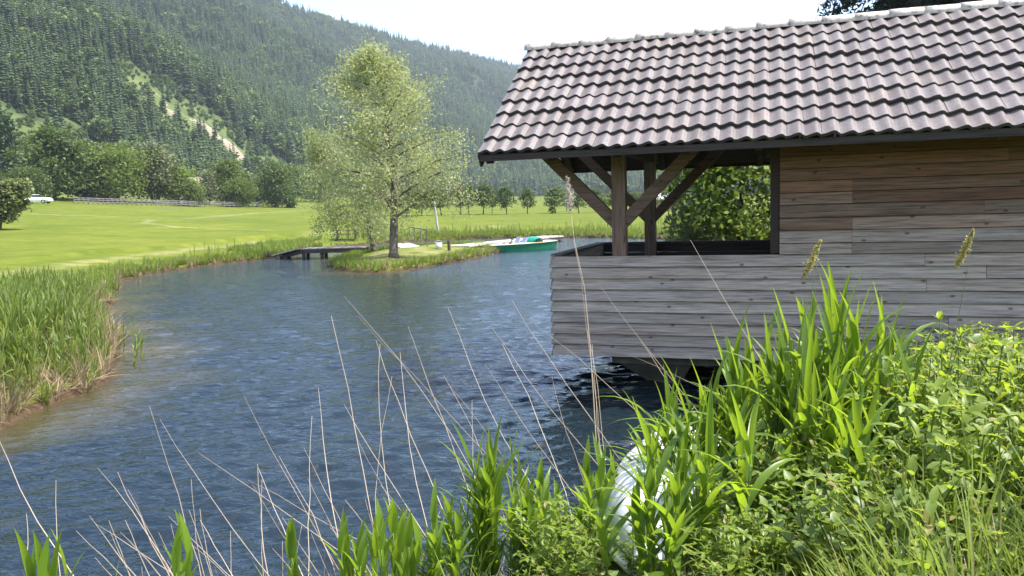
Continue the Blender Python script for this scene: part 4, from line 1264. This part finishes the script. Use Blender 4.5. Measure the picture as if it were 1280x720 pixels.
# ------------------------------------------------------------------ white dinghy pulled into the reeds
def build_dinghy():
    p = Vector((0.93, 4.72, 0.0))
    t = empty("dinghy", (p.x, p.y, hz(p.x, p.y) if hz(p.x, p.y) > 0 else 0.02), R(72), "white upturned dinghy lying among the foreground reeds", "boat")
    L, W, Hh = 1.8, 0.98, 0.43
    ns, na = 22, 14
    vs = []; q = []
    for i in range(ns + 1):
        s = i / ns
        x = -L * .30 + L * s
        wd = W / 2 * (min(1, (0.10 + s * 2.2)) ** .55) * (1 if s < .75 else 1 - .12 * (s - .75) / .25)
        hh = Hh * (min(1, 0.22 + s * 2.6)) ** .6
        for a in range(na + 1):
            th = math.pi * a / na
            c, sn = math.cos(th), math.sin(th)
            vs.append((x - (.16 * sn if s < .04 else 0), wd * math.copysign(abs(c) ** .75, c), hh * sn ** .7 if sn > 1e-6 else 0))
    for i in range(ns):
        for a in range(na):
            k = i * (na + 1) + a; q.append((k, k + 1, k + na + 2, k + na + 1))
    mb = MB(); mb.add(vs, q)
    n0 = list(range(na + 1)); n1 = [ns * (na + 1) + a for a in range(na + 1)]
    mb.add([vs[i] for i in n1], [], [(0, a, a + 1) for a in range(1, na)])
    mb.add([vs[i] for i in n0], [], [(0, a + 1, a) for a in range(1, na)])
    h = mb.build("hull", M['boat_white'], t, True); h.rotation_euler = (R(3), R(3), 0)
    kl = MB(); kl.beam((-L * .2, 0, Hh * .93 ), (L * .66, 0, Hh + .012), .04, .05); kl.build("keel", M['boat_white'], h)
    for s in (-1, 1):
        g = MB(); g.tube([(vs[i * (na + 1) + (0 if s > 0 else na)][0], vs[i * (na + 1) + (0 if s > 0 else na)][1] + .012 * s, .012) for i in range(0, ns + 1, 2)], .024, 8); g.build("gunwale", M['boat_white'], h)
build_dinghy()
# ------------------------------------------------------------------ reeds, stalks and undergrowth
def blade(r, base, azim, L, W, rise, bend, seg=7, fold=0.25, twist=0.0):
    """one long pointed leaf: list of vertices and quads"""
    out = np.array([math.cos(azim), math.sin(azim), 0]); sidev = np.array([-math.sin(azim), math.cos(azim), 0])
    p = np.array(base, float); a = rise
    V = []; F = []
    for i in range(seg + 1):
        s = i / seg
        w = W * (math.sin(math.pi * min(1, 0.12 + 0.88 * s) ** 0.75) if s < 1 else 0.0)
        d = out * math.cos(a) + np.array([0, 0, 1.0]) * math.sin(a)
        nrm = -out * math.sin(a) + np.array([0, 0, 1.0]) * math.cos(a)
        tw = twist * s
        sv = sidev * math.cos(tw) + nrm * math.sin(tw)
        nn = nrm * math.cos(tw) - sidev * math.sin(tw)
        V += [p - sv * w / 2 + nn * w * fold, p.copy(), p + sv * w / 2 + nn * w * fold]
        p = p + d * (L / seg); a -= bend * (0.35 + 1.3 * s) / seg
    for i in range(seg):
        k = i * 3; F += [(k, k + 1, k + 4, k + 3), (k + 1, k + 2, k + 5, k + 4)]
    return V, F

class LB:
    def __init__(s): s.v = []; s.f = []; s.t = []
    def add(s, VF, tone):
        V, F = VF; n = len(s.v); s.v += [tuple(p) for p in V]; s.f += [tuple(i + n for i in f) for f in F]; s.t += [tone] * len(F)
    def build(s, name, mat, parent=None, link=True, smooth=True):
        return mesh_arrays(name, np.array(s.v), np.array(s.f), mat, parent, s.t, None, smooth, link)

def reed_parts(seed, H, nleaf, LL, WW, start=0.2, rise=(66, 84), bnd=(.25, 1.5)):
    r = random.Random(seed)
    lx, ly = r.uniform(-.06, .06) * H, r.uniform(-.06, .06) * H
    sp = lambda s: np.array([lx * s * s, ly * s * s, H * s])
    st = MB(); st.tube([tuple(sp(s)) for s in (0, .25, .5, .75, .97)], [.0048, .0046, .0042, .0034, .0015], 6)
    lb = LB(); a0 = r.uniform(0, 6.28)
    for i in range(nleaf):
        s = start + (0.97 - start) * i / (nleaf - 1)
        az = a0 + (math.pi if i % 2 else 0) + r.uniform(-.5, .5)
        top = i >= nleaf - 2
        lb.add(blade(r, sp(s), az, LL * r.uniform(.75, 1.15) * (.8 if s < .35 else 1) * (.85 if top else 1), WW * r.uniform(.8, 1.2), R(r.uniform(*rise) if not top else r.uniform(78, 88)), r.uniform(*bnd) if not top else r.uniform(.05, .5), 8, .22, r.uniform(-.7, .7)), r.random())
    return st, lb

reedlab = "fresh green reed with long pointed leaves on the near bank"
reedgrp = "green reeds on the near bank"
reed_protos = []
for i in range(11):
    H = 1.0
    st, lb = reed_parts(300 + i, H, 9 + i % 3, .47, .040 + .006 * (i % 3))
    if i >= 9: st, lb = reed_parts(330 + i, H, 7, .72, .042, .3, (50, 75), (1.2, 2.3))
    elif i >= 7: st, lb = reed_parts(320 + i, H, 5, .62, .066, .12, (74, 86), (.1, .8))
    t = empty("reed", (0, 0, 0), 0, reedlab, "reed", reedgrp)
    st.build("stem", M['reed_stem'], t, True); lb.build("leaves", M['reed'], t)
    reed_protos.append(t)
reed_used = set()
def put_reed(px, top_y, dist, k, rz, wide=1.0):
    p = place(px, dist)
    zt = at_d(px, top_y, dist).z
    H = zt - p.z
    if H < 0.25: return
    Hs = H / 1.22           # the leaf tips stand above the stem
    o = reed_protos[k] if k not in reed_used else copy_tree(reed_protos[k]); reed_used.add(k)
    o.location = (p.x, p.y, p.z - .03); o.rotation_euler = (random.uniform(-.06, .06), random.uniform(-.06, .06), rz)
    s = (max(.66, min(1.0, Hs * 1.1)) if px < 620 else max(.88, min(1.12, Hs))) * wide
    o.scale = (s, s, Hs)
rr = random.Random(77)
clumps = [  # px, spread, top row, spread, distance, spread, count
    (612, 14, 535, 20, 4.5, .2, 5), (580, 12, 590, 20, 4.4, .2, 3), (640, 14, 585, 20, 4.6, .2, 4),
    (690, 16, 575, 25, 4.8, .3, 5), (745, 22, 560, 25, 4.9, .3, 6), (715, 20, 610, 20, 4.6, .2, 4),
    (800, 18, 525, 30, 5.0, .2, 3), (830, 18, 505, 25, 5.1, .3, 5), (865, 18, 480, 25, 5.3, .3, 5), (905, 20, 455, 25, 5.2, .3, 6), (880, 25, 540, 25, 4.5, .3, 4),
    (945, 20, 420, 25, 5.2, .3, 6), (985, 24, 400, 25, 5.1, .3, 8), (1030, 26, 385, 25, 5.1, .35, 9), (1075, 24, 375, 25, 5.2, .35, 8), (1110, 20, 385, 25, 5.3, .3, 6),
    (690, 20, 600, 25, 4.5, .2, 4), (735, 20, 590, 25, 4.6, .2, 4), (758, 6, 575, 20, 3.9, .1, 1), (822, 20, 530, 30, 3.95, .15, 4), (862, 18, 505, 30, 4.0, .15, 5), (795, 10, 600, 25, 3.8, .1, 1), (850, 30, 590, 25, 3.7, .2, 4), (890, 25, 470, 25, 5.2, .25, 6), (925, 25, 440, 25, 5.2, .25, 6), (1010, 30, 440, 30, 4.7, .3, 6), (1080, 30, 440, 30, 4.7, .3, 6), (840, 20, 470, 25, 5.2, .2, 5),
    (960, 30, 500, 30, 4.3, .3, 4), (1060, 40, 480, 30, 4.3, .3, 4),
    (352, 5, 655, 12, 3.9, .1, 2), (432, 10, 660, 16, 4.0, .2, 3), (470, 14, 655, 16, 4.1, .2, 2), (205, 10, 672, 8, 3.8, .1, 2), (15, 16, 690, 8, 3.7, .1, 3), (505, 14, 640, 14, 4.2, .2, 3), (545, 14, 625, 18, 4.3, .2, 3),
    (420, 14, 650, 25, 4.1, .2, 3), (455, 14, 640, 25, 4.2, .2, 3), (490, 14, 635, 25, 4.3, .2, 4), (525, 14, 615, 30, 4.3, .2, 5), (560, 14, 600, 30, 4.4, .2, 5), (595, 12, 570, 30, 4.5, .2, 4), (655, 16, 600, 30, 4.5, .2, 5), (30, 18, 680, 10, 3.7, .1, 2), (190, 12, 665, 10, 3.8, .1, 2),
    (1130, 25, 430, 30, 5.0, .2, 4), (1200, 30, 545, 20, 4.0, .2, 2)]
for i, (cx, sx, ty, sy, cd, sdd, n) in enumerate(clumps):
    for q in range(n):
        kk = rr.randrange(7)
        if cx < 520: kk = 7 + rr.randrange(2)
        elif cx > 780 and rr.random() < .22: kk = 9 + rr.randrange(2)
        px = cx + rr.uniform(-sx, sx)
        put_reed(px, ty + rr.uniform(-4, 2 * sy), cd + rr.uniform(-sdd, sdd), kk, rr.uniform(0, 6.28), rr.uniform(.9, 1.15))

# dry stalks of last year leaning over the water
drylab = "thin bleached dry reed stalk leaning over the water"
drygrp = "dry reed stalks on the near bank"
def dry_stalk(b, tip, rad=.0032, label=drylab, group=drygrp, bow=0.04):
    b = Vector(b); tip = Vector(tip); L = (tip - b).length
    side = Vector((tip.y - b.y, b.x - tip.x, 0)); side = side.normalized() if side.length > 1e-4 else Vector((1, 0, 0))
    mb = MB()
    k = rr.uniform(-1, 1) * bow * L
    pts = []; rads = []
    for s in np.linspace(0, 1, 8):
        pts.append(b.lerp(tip, s) + (side * k + Vector((0, 0, abs(k) * .6))) * math.sin(math.pi * s) - b + side * (rr.uniform(-.006, .006) * L if 0 < s < 1 else 0)); rads.append(rad * (1.15 - .8 * s) * rr.uniform(.85, 1.2))
    mb.tube(pts, rads, 5, tone=rr.random())
    o = mb.build("dry_stalk", M['dry'], None, True); o.location = b
    if label: tag(o, label, "dry stalk", group)
    return o
stalks = [  # base px row, tip px row (photograph), distance of base, distance of tip
    ((100, 720), (-6, 540), 4.2, 5.2), ((250, 720), (187, 508), 4.4, 5.2), ((335, 715), (200, 524), 4.3, 5.1), ((430, 700), (248, 566), 4.4, 5.2), ((200, 715), (122, 585), 4.2, 4.9), ((210, 715), (147, 590), 4.3, 4.9),
    ((165, 715), (112, 645), 4.1, 4.4), ((215, 712), (120, 655), 4.2, 4.6), ((190, 715), (150, 665), 4.1, 4.4), ((420, 700), (305, 495), 4.5, 5.4), ((375, 710), (323, 585), 4.4, 5.0), ((335, 715), (322, 580), 4.3, 4.8),
    ((480, 690), (310, 600), 4.5, 5.2), ((290, 712), (250, 650), 4.2, 4.5), ((430, 670), (398, 485), 4.6, 5.4), ((400, 690), (349, 570), 4.4, 5.0), ((520, 650), (430, 505), 4.7, 5.6), ((590, 610), (430, 370), 4.9, 6.2),
    ((598, 550), (448, 395), 5.0, 6.0), ((600, 640), (510, 408), 4.8, 6.0), ((668, 600), (560, 385), 5.0, 6.2), ((700, 585), (606, 455), 5.1, 6.0), ((735, 560), (615, 410), 5.2, 6.3), ((690, 600), (628, 430), 5.0, 5.9),
    ((770, 560), (640, 375), 5.3, 6.4), ((800, 545), (655, 395), 5.3, 6.3), ((560, 640), (470, 425), 4.7, 5.8), ((540, 660), (500, 440), 4.6, 5.4), ((500, 650), (475, 430), 4.6, 5.4), ((470, 690), (414, 395), 4.5, 5.4),
    ((745, 590), (711, 240), 5.1, 5.6), ((748, 590), (717, 300), 5.15, 5.6), ((750, 580), (733, 410), 5.1, 5.5), ((760, 590), (740, 430), 5.1, 5.4), ((880, 520), (750, 357), 5.5, 6.3), ((905, 500), (790, 445), 5.3, 5.8), ((960, 460), (863, 300), 5.5, 6.2),
    ((850, 500), (800, 425), 5.4, 5.8), ((650, 620), (560, 480), 4.9, 5.7), ((620, 650), (555, 470), 4.8, 5.6), ((520, 690), (445, 545), 4.5, 5.1), ((455, 700), (380, 560), 4.4, 5.0), ((30, 715), (33, 642), 3.9, 4.1), ((85, 715), (70, 600), 4.1, 4.6),
    ((385, 700), (390, 520), 4.4, 5.0), ((600, 600), (590, 500), 4.9, 5.3), ((480, 640), (490, 470), 4.7, 5.3), ((720, 560), (690, 470), 5.1, 5.5)]
plume_at = None
for i, (b, tp, d0, d1) in enumerate(stalks):
    tip = at_d(tp[0], tp[1], d1); base = at_d(b[0], b[1], d0)
    # carry the stalk on down to the ground
    dirv = (base - tip); 
    for s in np.linspace(1, 1.9, 60):
        q = tip + dirv * s
        if q.z < hz(q.x, q.y): break
    lab, grp = drylab, drygrp
    if i == 30: lab, grp = "tallest dry reed with a pale fluffy plume rising left of the porch post", None
    if i == 36: lab, grp = drylab, drygrp
    if i == 30:
        t = empty("plumed_reed", q, 0, lab, "dry reed")
        o = dry_stalk(q, tip, .0042, None, None); o.parent = t; o.location = (0, 0, 0); o.name = "stem"
        r = np.random.default_rng(i); n = 260
        s = r.uniform(0, 1, n)
        ax = (tip - q).normalized(); ln = .24 if i == 30 else .30
        P = np.array([tuple(tip - q + ax * (ln * (k - .55))) for k in s]) + r.normal(size=(n, 3)) * (0.020 * np.sin(np.pi * np.clip(s + .1, 0, 1)))[:, None]
        V, F = leaf_quads(P, .045, .006, r, 0.2); mesh_arrays("plume", V, F, M['plume'], t, r.uniform(0, 1, n))
    else: dry_stalk(q, tip, rr.uniform(.0022, .0034) if i < 40 else rr.uniform(.0018, .0026), lab, grp)
for i in range(46):
    px = rr.uniform(120, 560) if i < 34 else rr.uniform(560, 760); d0 = rr.uniform(4.3, 4.9)
    b = place(px, d0)
    L = rr.uniform(.35, .8); a = rr.gauss(-.5, .45)
    dry_stalk(b, (b.x + math.sin(a) * L * .85, b.y + rr.uniform(.05, .5) * L, b.z + L * rr.uniform(.6, .95)), .0026)

# two grass stalks with yellow ears in front of the wall
for (bx, by), (tx, ty), d, lab in (((985, 470), (1026, 300), 4.4, "yellow grass ear leaning right in front of the wall near the porch"), ((1168, 420), (1217, 287), 4.5, "yellow grass ear leaning right in front of the wall further right")):
    tip = at_d(tx, ty, d); b0 = place(bx - 10, d - .1)
    t = empty("grass_stalk", b0, 0, lab, "grass stalk")
    o = dry_stalk(b0, tip, .003, None, None, .015); o.parent = t; o.location = (0, 0, 0); o.name = "stem"; o.data.materials[0] = M['reed_stem']
    low = at_d(tx - 22, ty + 48, d)
    r = np.random.default_rng(int(tx)); n = 620; s = r.uniform(0, 1, n)
    P = np.array([tuple(low.lerp(tip, k) - b0) for k in s]) + r.normal(size=(n, 3)) * (0.0085 * np.sin(np.pi * np.clip(s * .9 + .08, 0, 1)))[:, None]
    V, F = leaf_quads(P, .018, .008, r, -.4); mesh_arrays("ear", V, F, M['ear'], t, r.uniform(0, 1, n))

# herbs
def herb_parts(seed, H, LL, WW, node=0.065, branch=3):
    r = random.Random(seed); lb = LB(); st = MB()
    def shoot(base, lean, h, l0):
        n = max(4, int(h / node)); a0 = r.uniform(0, 6)
        pts = [np.array(base) + np.array([lean[0] * s * s, lean[1] * s * s, 1.0 * s]) * h for s in np.linspace(0, 1, n + 1)]
        st.tube([tuple(p) for p in pts[::max(1, n // 4)]] + [tuple(pts[-1])], .0035, 5, False)
        for i in range(1, n + 1):
            s = i / n
            if s < .12: continue
            for k in range(2 if s < .97 else 4):
                az = a0 + i * math.pi / 2 + k * math.pi * (1 if s < .97 else .5) + r.uniform(-.35, .35)
                L = l0 * (1 - .45 * s) * r.uniform(.7, 1.2)
                lb.add(blade(r, pts[i], az, L, L * WW / LL * 1.0, R(r.uniform(-25, 68)), r.uniform(.3, 1.6), 3, .16, r.uniform(-.6, .6)), min(1, max(0, r.gauss(.35 + .35 * s, .18))))
    shoot((0, 0, 0), (r.uniform(-.12, .12), r.uniform(-.12, .12)), H, LL)
    for b in range(branch):
        a = r.uniform(0, 6.28)
        shoot((.04 * math.cos(a), .04 * math.sin(a), H * r.uniform(.05, .3)), (math.cos(a) * .45, math.sin(a) * .45), H * r.uniform(.45, .75), LL * .85)
    return st, lb

def merged(st, lb, matname, name):
    """stem folded into the leaf mesh, for ground cover copies"""
    n = len(lb.v)
    for f in st.q: pass
    V = lb.v + [tuple(p) for p in st.v]
    Fq = lb.f + [tuple(i + n for i in f) for f in st.q]
    return mesh_arrays(name, np.array(V), np.array(Fq), M[matname], None, lb.t + [0.3] * len(st.q), None, True, link=False)

def hut_free(X, Y):
    dx, dy = X - 0.545, Y - 10.3
    c, s = math.cos(R(17.8)), math.sin(R(17.8))
    u = dx * c - dy * s; v = dx * s + dy * c
    return ~((u > -0.3) & (u < 8.0) & (v > -0.12) & (v < 3.4))

def bank_points(n, r, xr, yr, dmin, dmax, sdmin=0.05):
    X = r.uniform(*xr, n); Y = r.uniform(*yr, n)
    d = np.hypot(X, Y); sd = land_sd(X, Y)
    dd = (X - 0.93) * math.cos(R(72)) + (Y - 4.72) * math.sin(R(72)); de = -(X - 0.93) * math.sin(R(72)) + (Y - 4.72) * math.cos(R(72))
    boat = (dd > -.8) & (dd < 1.7) & (np.abs(de) < .52)
    ok = (sd > sdmin) & (d > dmin) & (d < dmax) & hut_free(X, Y) & ~boat
    # keep the view of the boat's bow open
    return X[ok], Y[ok]

r = np.random.default_rng(5)
herb_ps = [merged(*herb_parts(500 + i, .62, .13, .062, .08), 'herb', "herb_shape") for i in range(5)] + [merged(*herb_parts(520 + i, .5, .12, .075, .085, 4), 'bramble', "herb_shape") for i in range(3)] + [merged(*herb_parts(530 + i, .7, .17, .022, .06, 5), 'herb_pale', "herb_shape") for i in range(2)]
X, Y = bank_points(4000, r, (-0.2, 9.5), (2.1, 10.2), 2.5, 11)
az = np.arctan2(X, Y); d = np.hypot(X, Y)
pxx = 640 + FPX * np.tan(az)
keep = r.uniform(0, 1, len(X)) < np.clip((pxx - 560) / 240, 0.04, 1) * np.where(d < 3.3, .35, 1)
keep &= ~((d < 5.4) & (np.abs(pxx - 805) < 65) & (d > 3.5) & (r.uniform(0, 1, len(X)) < .85))
X, Y, d, pxx = X[keep], Y[keep], d[keep], pxx[keep]
Z = height(X, Y)
# how tall the undergrowth stands grows to the right, where it reaches up the wall
hh = np.interp(pxx, [600, 700, 850, 950, 1080, 1190, 1250, 1330, 1700], [.2, .25, .33, .42, .50, .62, .55, .52, .6]) * r.uniform(.35, 1.5, len(X)) * np.interp(d, [2.5, 3.5, 5, 6, 7.5, 10], [.6, .8, 1, .95, .6, .45])
pid = np.where(r.uniform(0, 1, len(X)) < .72, r.integers(0, 5, len(X)), np.where(r.uniform(0, 1, len(X)) < .78, r.integers(5, 8, len(X)), r.integers(8, 10, len(X))))
s = hh / np.where(pid < 5, .62, np.where(pid < 8, .5, .6))
rot = np.stack([r.normal(0, .12, len(X)), r.normal(0, .12, len(X)), r.uniform(0, 6.28, len(X))], -1)
sw = np.clip(s, .55, 1.25)
scatter("undergrowth", "dense tangle of leafy herbs covering the near bank", "undergrowth", np.stack([X, Y, Z], -1), pid, rot, np.stack([sw, sw, s], -1), herb_ps)

# taller herbs one can tell apart, standing up out of the undergrowth
herblab = "upright leafy herb standing above the undergrowth on the near bank"
hp = []
for i in range(4):
    st, lb = herb_parts(540 + i, 1.0, .125, .055, .08, 4)
    t = empty("leafy_herb", (0, 0, 0), 0, herblab, "herb", "tall leafy herbs on the near bank")
    st.build("stem", M['reed_stem'], t); lb.build("leaves", M['herb'], t); hp.append(t)
spots = [(rr.uniform(900, 1285), rr.uniform(500, 660), 0) for q in range(55)]
spots = [(a, b, float(np.interp(b, [480, 560, 660], [4.9, 4.3, 3.5]))) for a, b, c in spots if b > 700 - .22 * (a - 640) - 30] + [(rr.uniform(640, 900), rr.uniform(610, 690), rr.uniform(3.9, 4.4)) for q in range(14)]
spots = spots + [(1190, 402, 5.0), (1178, 415, 5.1), (1205, 412, 5.2), (1165, 432, 4.9), (1215, 440, 5.0), (1150, 450, 4.8), (1232, 470, 5.2), (1140, 470, 5.0), (1262, 462, 4.6), (1282, 455, 4.5), (1100, 500, 4.6), (1060, 520, 4.5), (1010, 530, 4.4), (960, 545, 4.3), (920, 560, 4.4),
         (1245, 500, 4.3), (1200, 500, 4.4), (1160, 510, 4.3), (1125, 530, 4.2), (880, 600, 4.2), (1270, 530, 4.0), (1225, 555, 3.9), (690, 640, 4.2), (660, 650, 4.3), (720, 655, 4.1)]
for i, (px, ty, dist) in enumerate(spots):
    o = hp[i] if i < 4 else copy_tree(hp[i % 4])
    p = place(px, dist); H = max(.3, at_d(px, ty, dist).z - p.z)
    o.location = p; o.rotation_euler = (rr.uniform(-.05, .05), rr.uniform(-.05, .05), rr.uniform(0, 6)); o.scale = (max(.7, H), max(.7, H), H)

def tuft_proto(seed, n, H, W, mat, spread=.5, name="grass_shape"):
    r_ = random.Random(seed); lb = LB()
    for i in range(n):
        a = r_.uniform(0, 6.28); q = r_.uniform(0, .06)
        lb.add(blade(r_, (q * math.cos(a), q * math.sin(a), 0), a + r_.uniform(-1, 1), H * r_.uniform(.55, 1.15), W * r_.uniform(.7, 1.2), R(r_.uniform(88 - 60 * spread, 88)), r_.uniform(.1, 1.3), 4, .1), r_.random())
    return lb.build(name, M[mat], None, False)

# grass on the near bank
r = np.random.default_rng(15)
gp = [tuft_proto(600 + i, 18, .42, .008, 'grass', .7) for i in range(4)] + [tuft_proto(610 + i, 12, .40, .005, 'dry_grass', .9) for i in range(2)]
X, Y = bank_points(3800, r, (-5, 7.5), (1.9, 6.5), 2.2, 7.5)
pxx = 640 + FPX * X / Y
dens = np.where(pxx > 1050, .9, np.where(pxx > 600, .3, .35)) * np.where((np.abs(pxx - 800) < 70), .4, 1)
k = r.uniform(0, 1, len(X)) < dens
X, Y, pxx = X[k], Y[k], pxx[k]
pid = np.where(r.uniform(0, 1, len(X)) < .74, r.integers(0, 4, len(X)), r.integers(4, 6, len(X)))
s = r.uniform(.5, 1.2, len(X)) * np.where(pxx > 1050, 1.25, np.where(pxx < 560, .7, .8))
scatter("bank_grass", "fine green and straw coloured grass on the near bank", "grass", np.stack([X, Y, height(X, Y) - .01], -1), pid, np.stack([r.normal(0, .1, len(X)), r.normal(0, .1, len(X)), r.uniform(0, 6.28, len(X))], -1), np.stack([s, s, s], -1), gp)

# shore grass round the pond and the island
r = np.random.default_rng(16)
sg = [tuft_proto(620 + i, 18, .5, .022, 'grass', .45) for i in range(4)] + [tuft_proto(630 + i, 16, .45, .02, 'dry_grass', .8) for i in range(2)]
X = r.uniform(-26, 18, 90000); Y = r.uniform(9, 66, 90000)
sd = land_sd(X, Y); isl = poly_sd(X, Y, ISLE) > -.3
edge = np.where(isl, 1.1, np.where(Y > 44, 3.2, 1.5))
ok = (sd > -.05) & (sd < edge) & ~((X > 3.8) & (Y < 30)) & (r.uniform(0, 1, len(X)) < np.where(sd < .7, 1, .45)) & (np.arctan2(np.abs(X), Y) < R(40))
tx_, ty_ = on_ground(433, 302).x, on_ground(433, 302).y
ok &= ~((np.abs(X - tx_) < 2.0) & (np.abs(Y - ty_) < 4.5)) & ~(isl & (np.hypot(X - on_ground(600, 312).x, Y - on_ground(600, 312).y) < 1.6) & (sd > .3))
ok &= ~((X < -5) & (Y < 22) & (r.uniform(0, 1, len(X)) < .6))
X, Y, sd, isl = X[ok], Y[ok], sd[ok], isl[ok]
pid = np.where(r.uniform(0, 1, len(X)) < np.where(sd < .22, .55, .92), r.integers(0, 4, len(X)), r.integers(4, 6, len(X)))
s = r.uniform(.7, 1.35, len(X)) * np.where(isl, .62, np.where(Y > 48, .72, .75))
scatter("shore_grass", "tufts of yellow-green grass along the pond shore and island edge", "grass", np.stack([X, Y, height(X, Y) - .02], -1), pid, np.stack([r.normal(0, .08, len(X)), r.normal(0, .08, len(X)), r.uniform(0, 6.28, len(X))], -1), np.stack([s, s, s], -1), sg)

# reed bed along the left shore and the far shore clumps
r = np.random.default_rng(17)
rb = [merged(*reed_parts(700 + i, 1.15, 11, .5, .052, .12), 'reed_far', "bed_shape") for i in range(5)] + [tuft_proto(720 + i, 9, .9, .014, 'dry_grass', 1.0) for i in range(3)]
X = r.uniform(-17, -4.5, 16000); Y = r.uniform(7, 24, 16000)
sd = land_sd(X, Y)
dsl = np.where(Y < 13, 7.0, np.where(Y < 18, 3.6, 2.2))
ok = (sd > .0) & (sd < dsl) & (Y < 22.5)
X, Y, sd = X[ok][:5600], Y[ok][:5600], sd[ok][:5600]
dry = r.uniform(0, 1, len(X)) < np.clip(1.1 - sd / .9, .06, .85)
pid = np.where(dry, r.integers(5, 8, len(X)), r.integers(0, 5, len(X)))
s = np.where(dry, r.uniform(.4, .8, len(X)), r.uniform(.42, .80, len(X)) * np.clip(.6 + sd / 2.0, .5, 1.0) * np.where(Y > 14, .8, 1))
tl = np.where(dry, .5, .13)
X2, Y2, P2 = [], [], []
for px, py, n_, sp in ((470, 300, 90, 1.6), (530, 296, 110, 2.2), (590, 293, 90, 2.4), (268, 327, 24, .6), (315, 321, 40, 1.2), (760, 291, 120, 4.0), (700, 291, 60, 2.5), (830, 292, 90, 3.0), (462, 309, 40, .5), (480, 311, 30, .5)):
    c = on_ground(px, py)
    xx = c.x + r.normal(0, sp, n_); yy = c.y + r.normal(0, .7, n_)
    q = land_sd(xx, yy) > 0
    X2 += list(xx[q]); Y2 += list(yy[q])
X2, Y2 = np.array(X2), np.array(Y2); n2 = len(X2)
Xa, Ya = np.concatenate([X, X2]), np.concatenate([Y, Y2])
pid = np.concatenate([pid, r.integers(0, 5, n2)]); s = np.concatenate([s, r.uniform(.32, .62, n2)]); tl = np.concatenate([tl, np.full(n2, .06)])
scatter("reed_bed", "thick bed of green reeds with dead straw at its foot along the left shore", "reeds", np.stack([Xa, Ya, height(Xa, Ya) - .03], -1), pid, np.stack([r.normal(0, 1, len(Xa)) * tl, r.normal(0, 1, len(Xa)) * tl, r.uniform(0, 6.28, len(Xa))], -1), np.stack([s, s, s], -1), rb)

# a few reeds standing alone in the shallow water beside the bed
st, lb = reed_parts(760, .8, 7, .38, .045)
solo = None
for i, (px, py) in enumerate(((171, 452), (176, 447), (155, 447), (166, 458))):
    if solo is None:
        solo = empty("reed", (0, 0, 0), 0, "lone short reed standing in the water beside the left reed bed", "reed", "lone reeds in the shallow water")
        st.build("stem", M['reed_stem'], solo, True); lb.build("leaves", M['reed_far'], solo); o = solo
    else: o = copy_tree(solo)
    p = at(px, py, 0); o.location = (p.x, p.y, -.12); o.rotation_euler = (rr.uniform(-.2, .2), rr.uniform(-.2, .2), i * 1.7); o.scale = (.8, .8, rr.uniform(.6, .9))

# ------------------------------------------------------------------ haze between here and the mountain
def build_haze():
    mb = MB(); mb.box((-2700, -2700, -2.6), (2700, 2700, 640))
    k = N("valley_air")
    v = k.n("ShaderNodeVolumePrincipled")
    v.inputs["Color"].default_value = (0.78, 0.88, 1.0, 1)
    v.inputs["Density"].default_value = 0.00019
    v.inputs["Anisotropy"].default_value = 0.2
    k.l(v.outputs[0], k.out.inputs["Volume"])
    o = mb.build("haze", k.m)
    tag(o, "thin bluish summer haze filling the valley", "haze", kind='stuff')
build_haze()
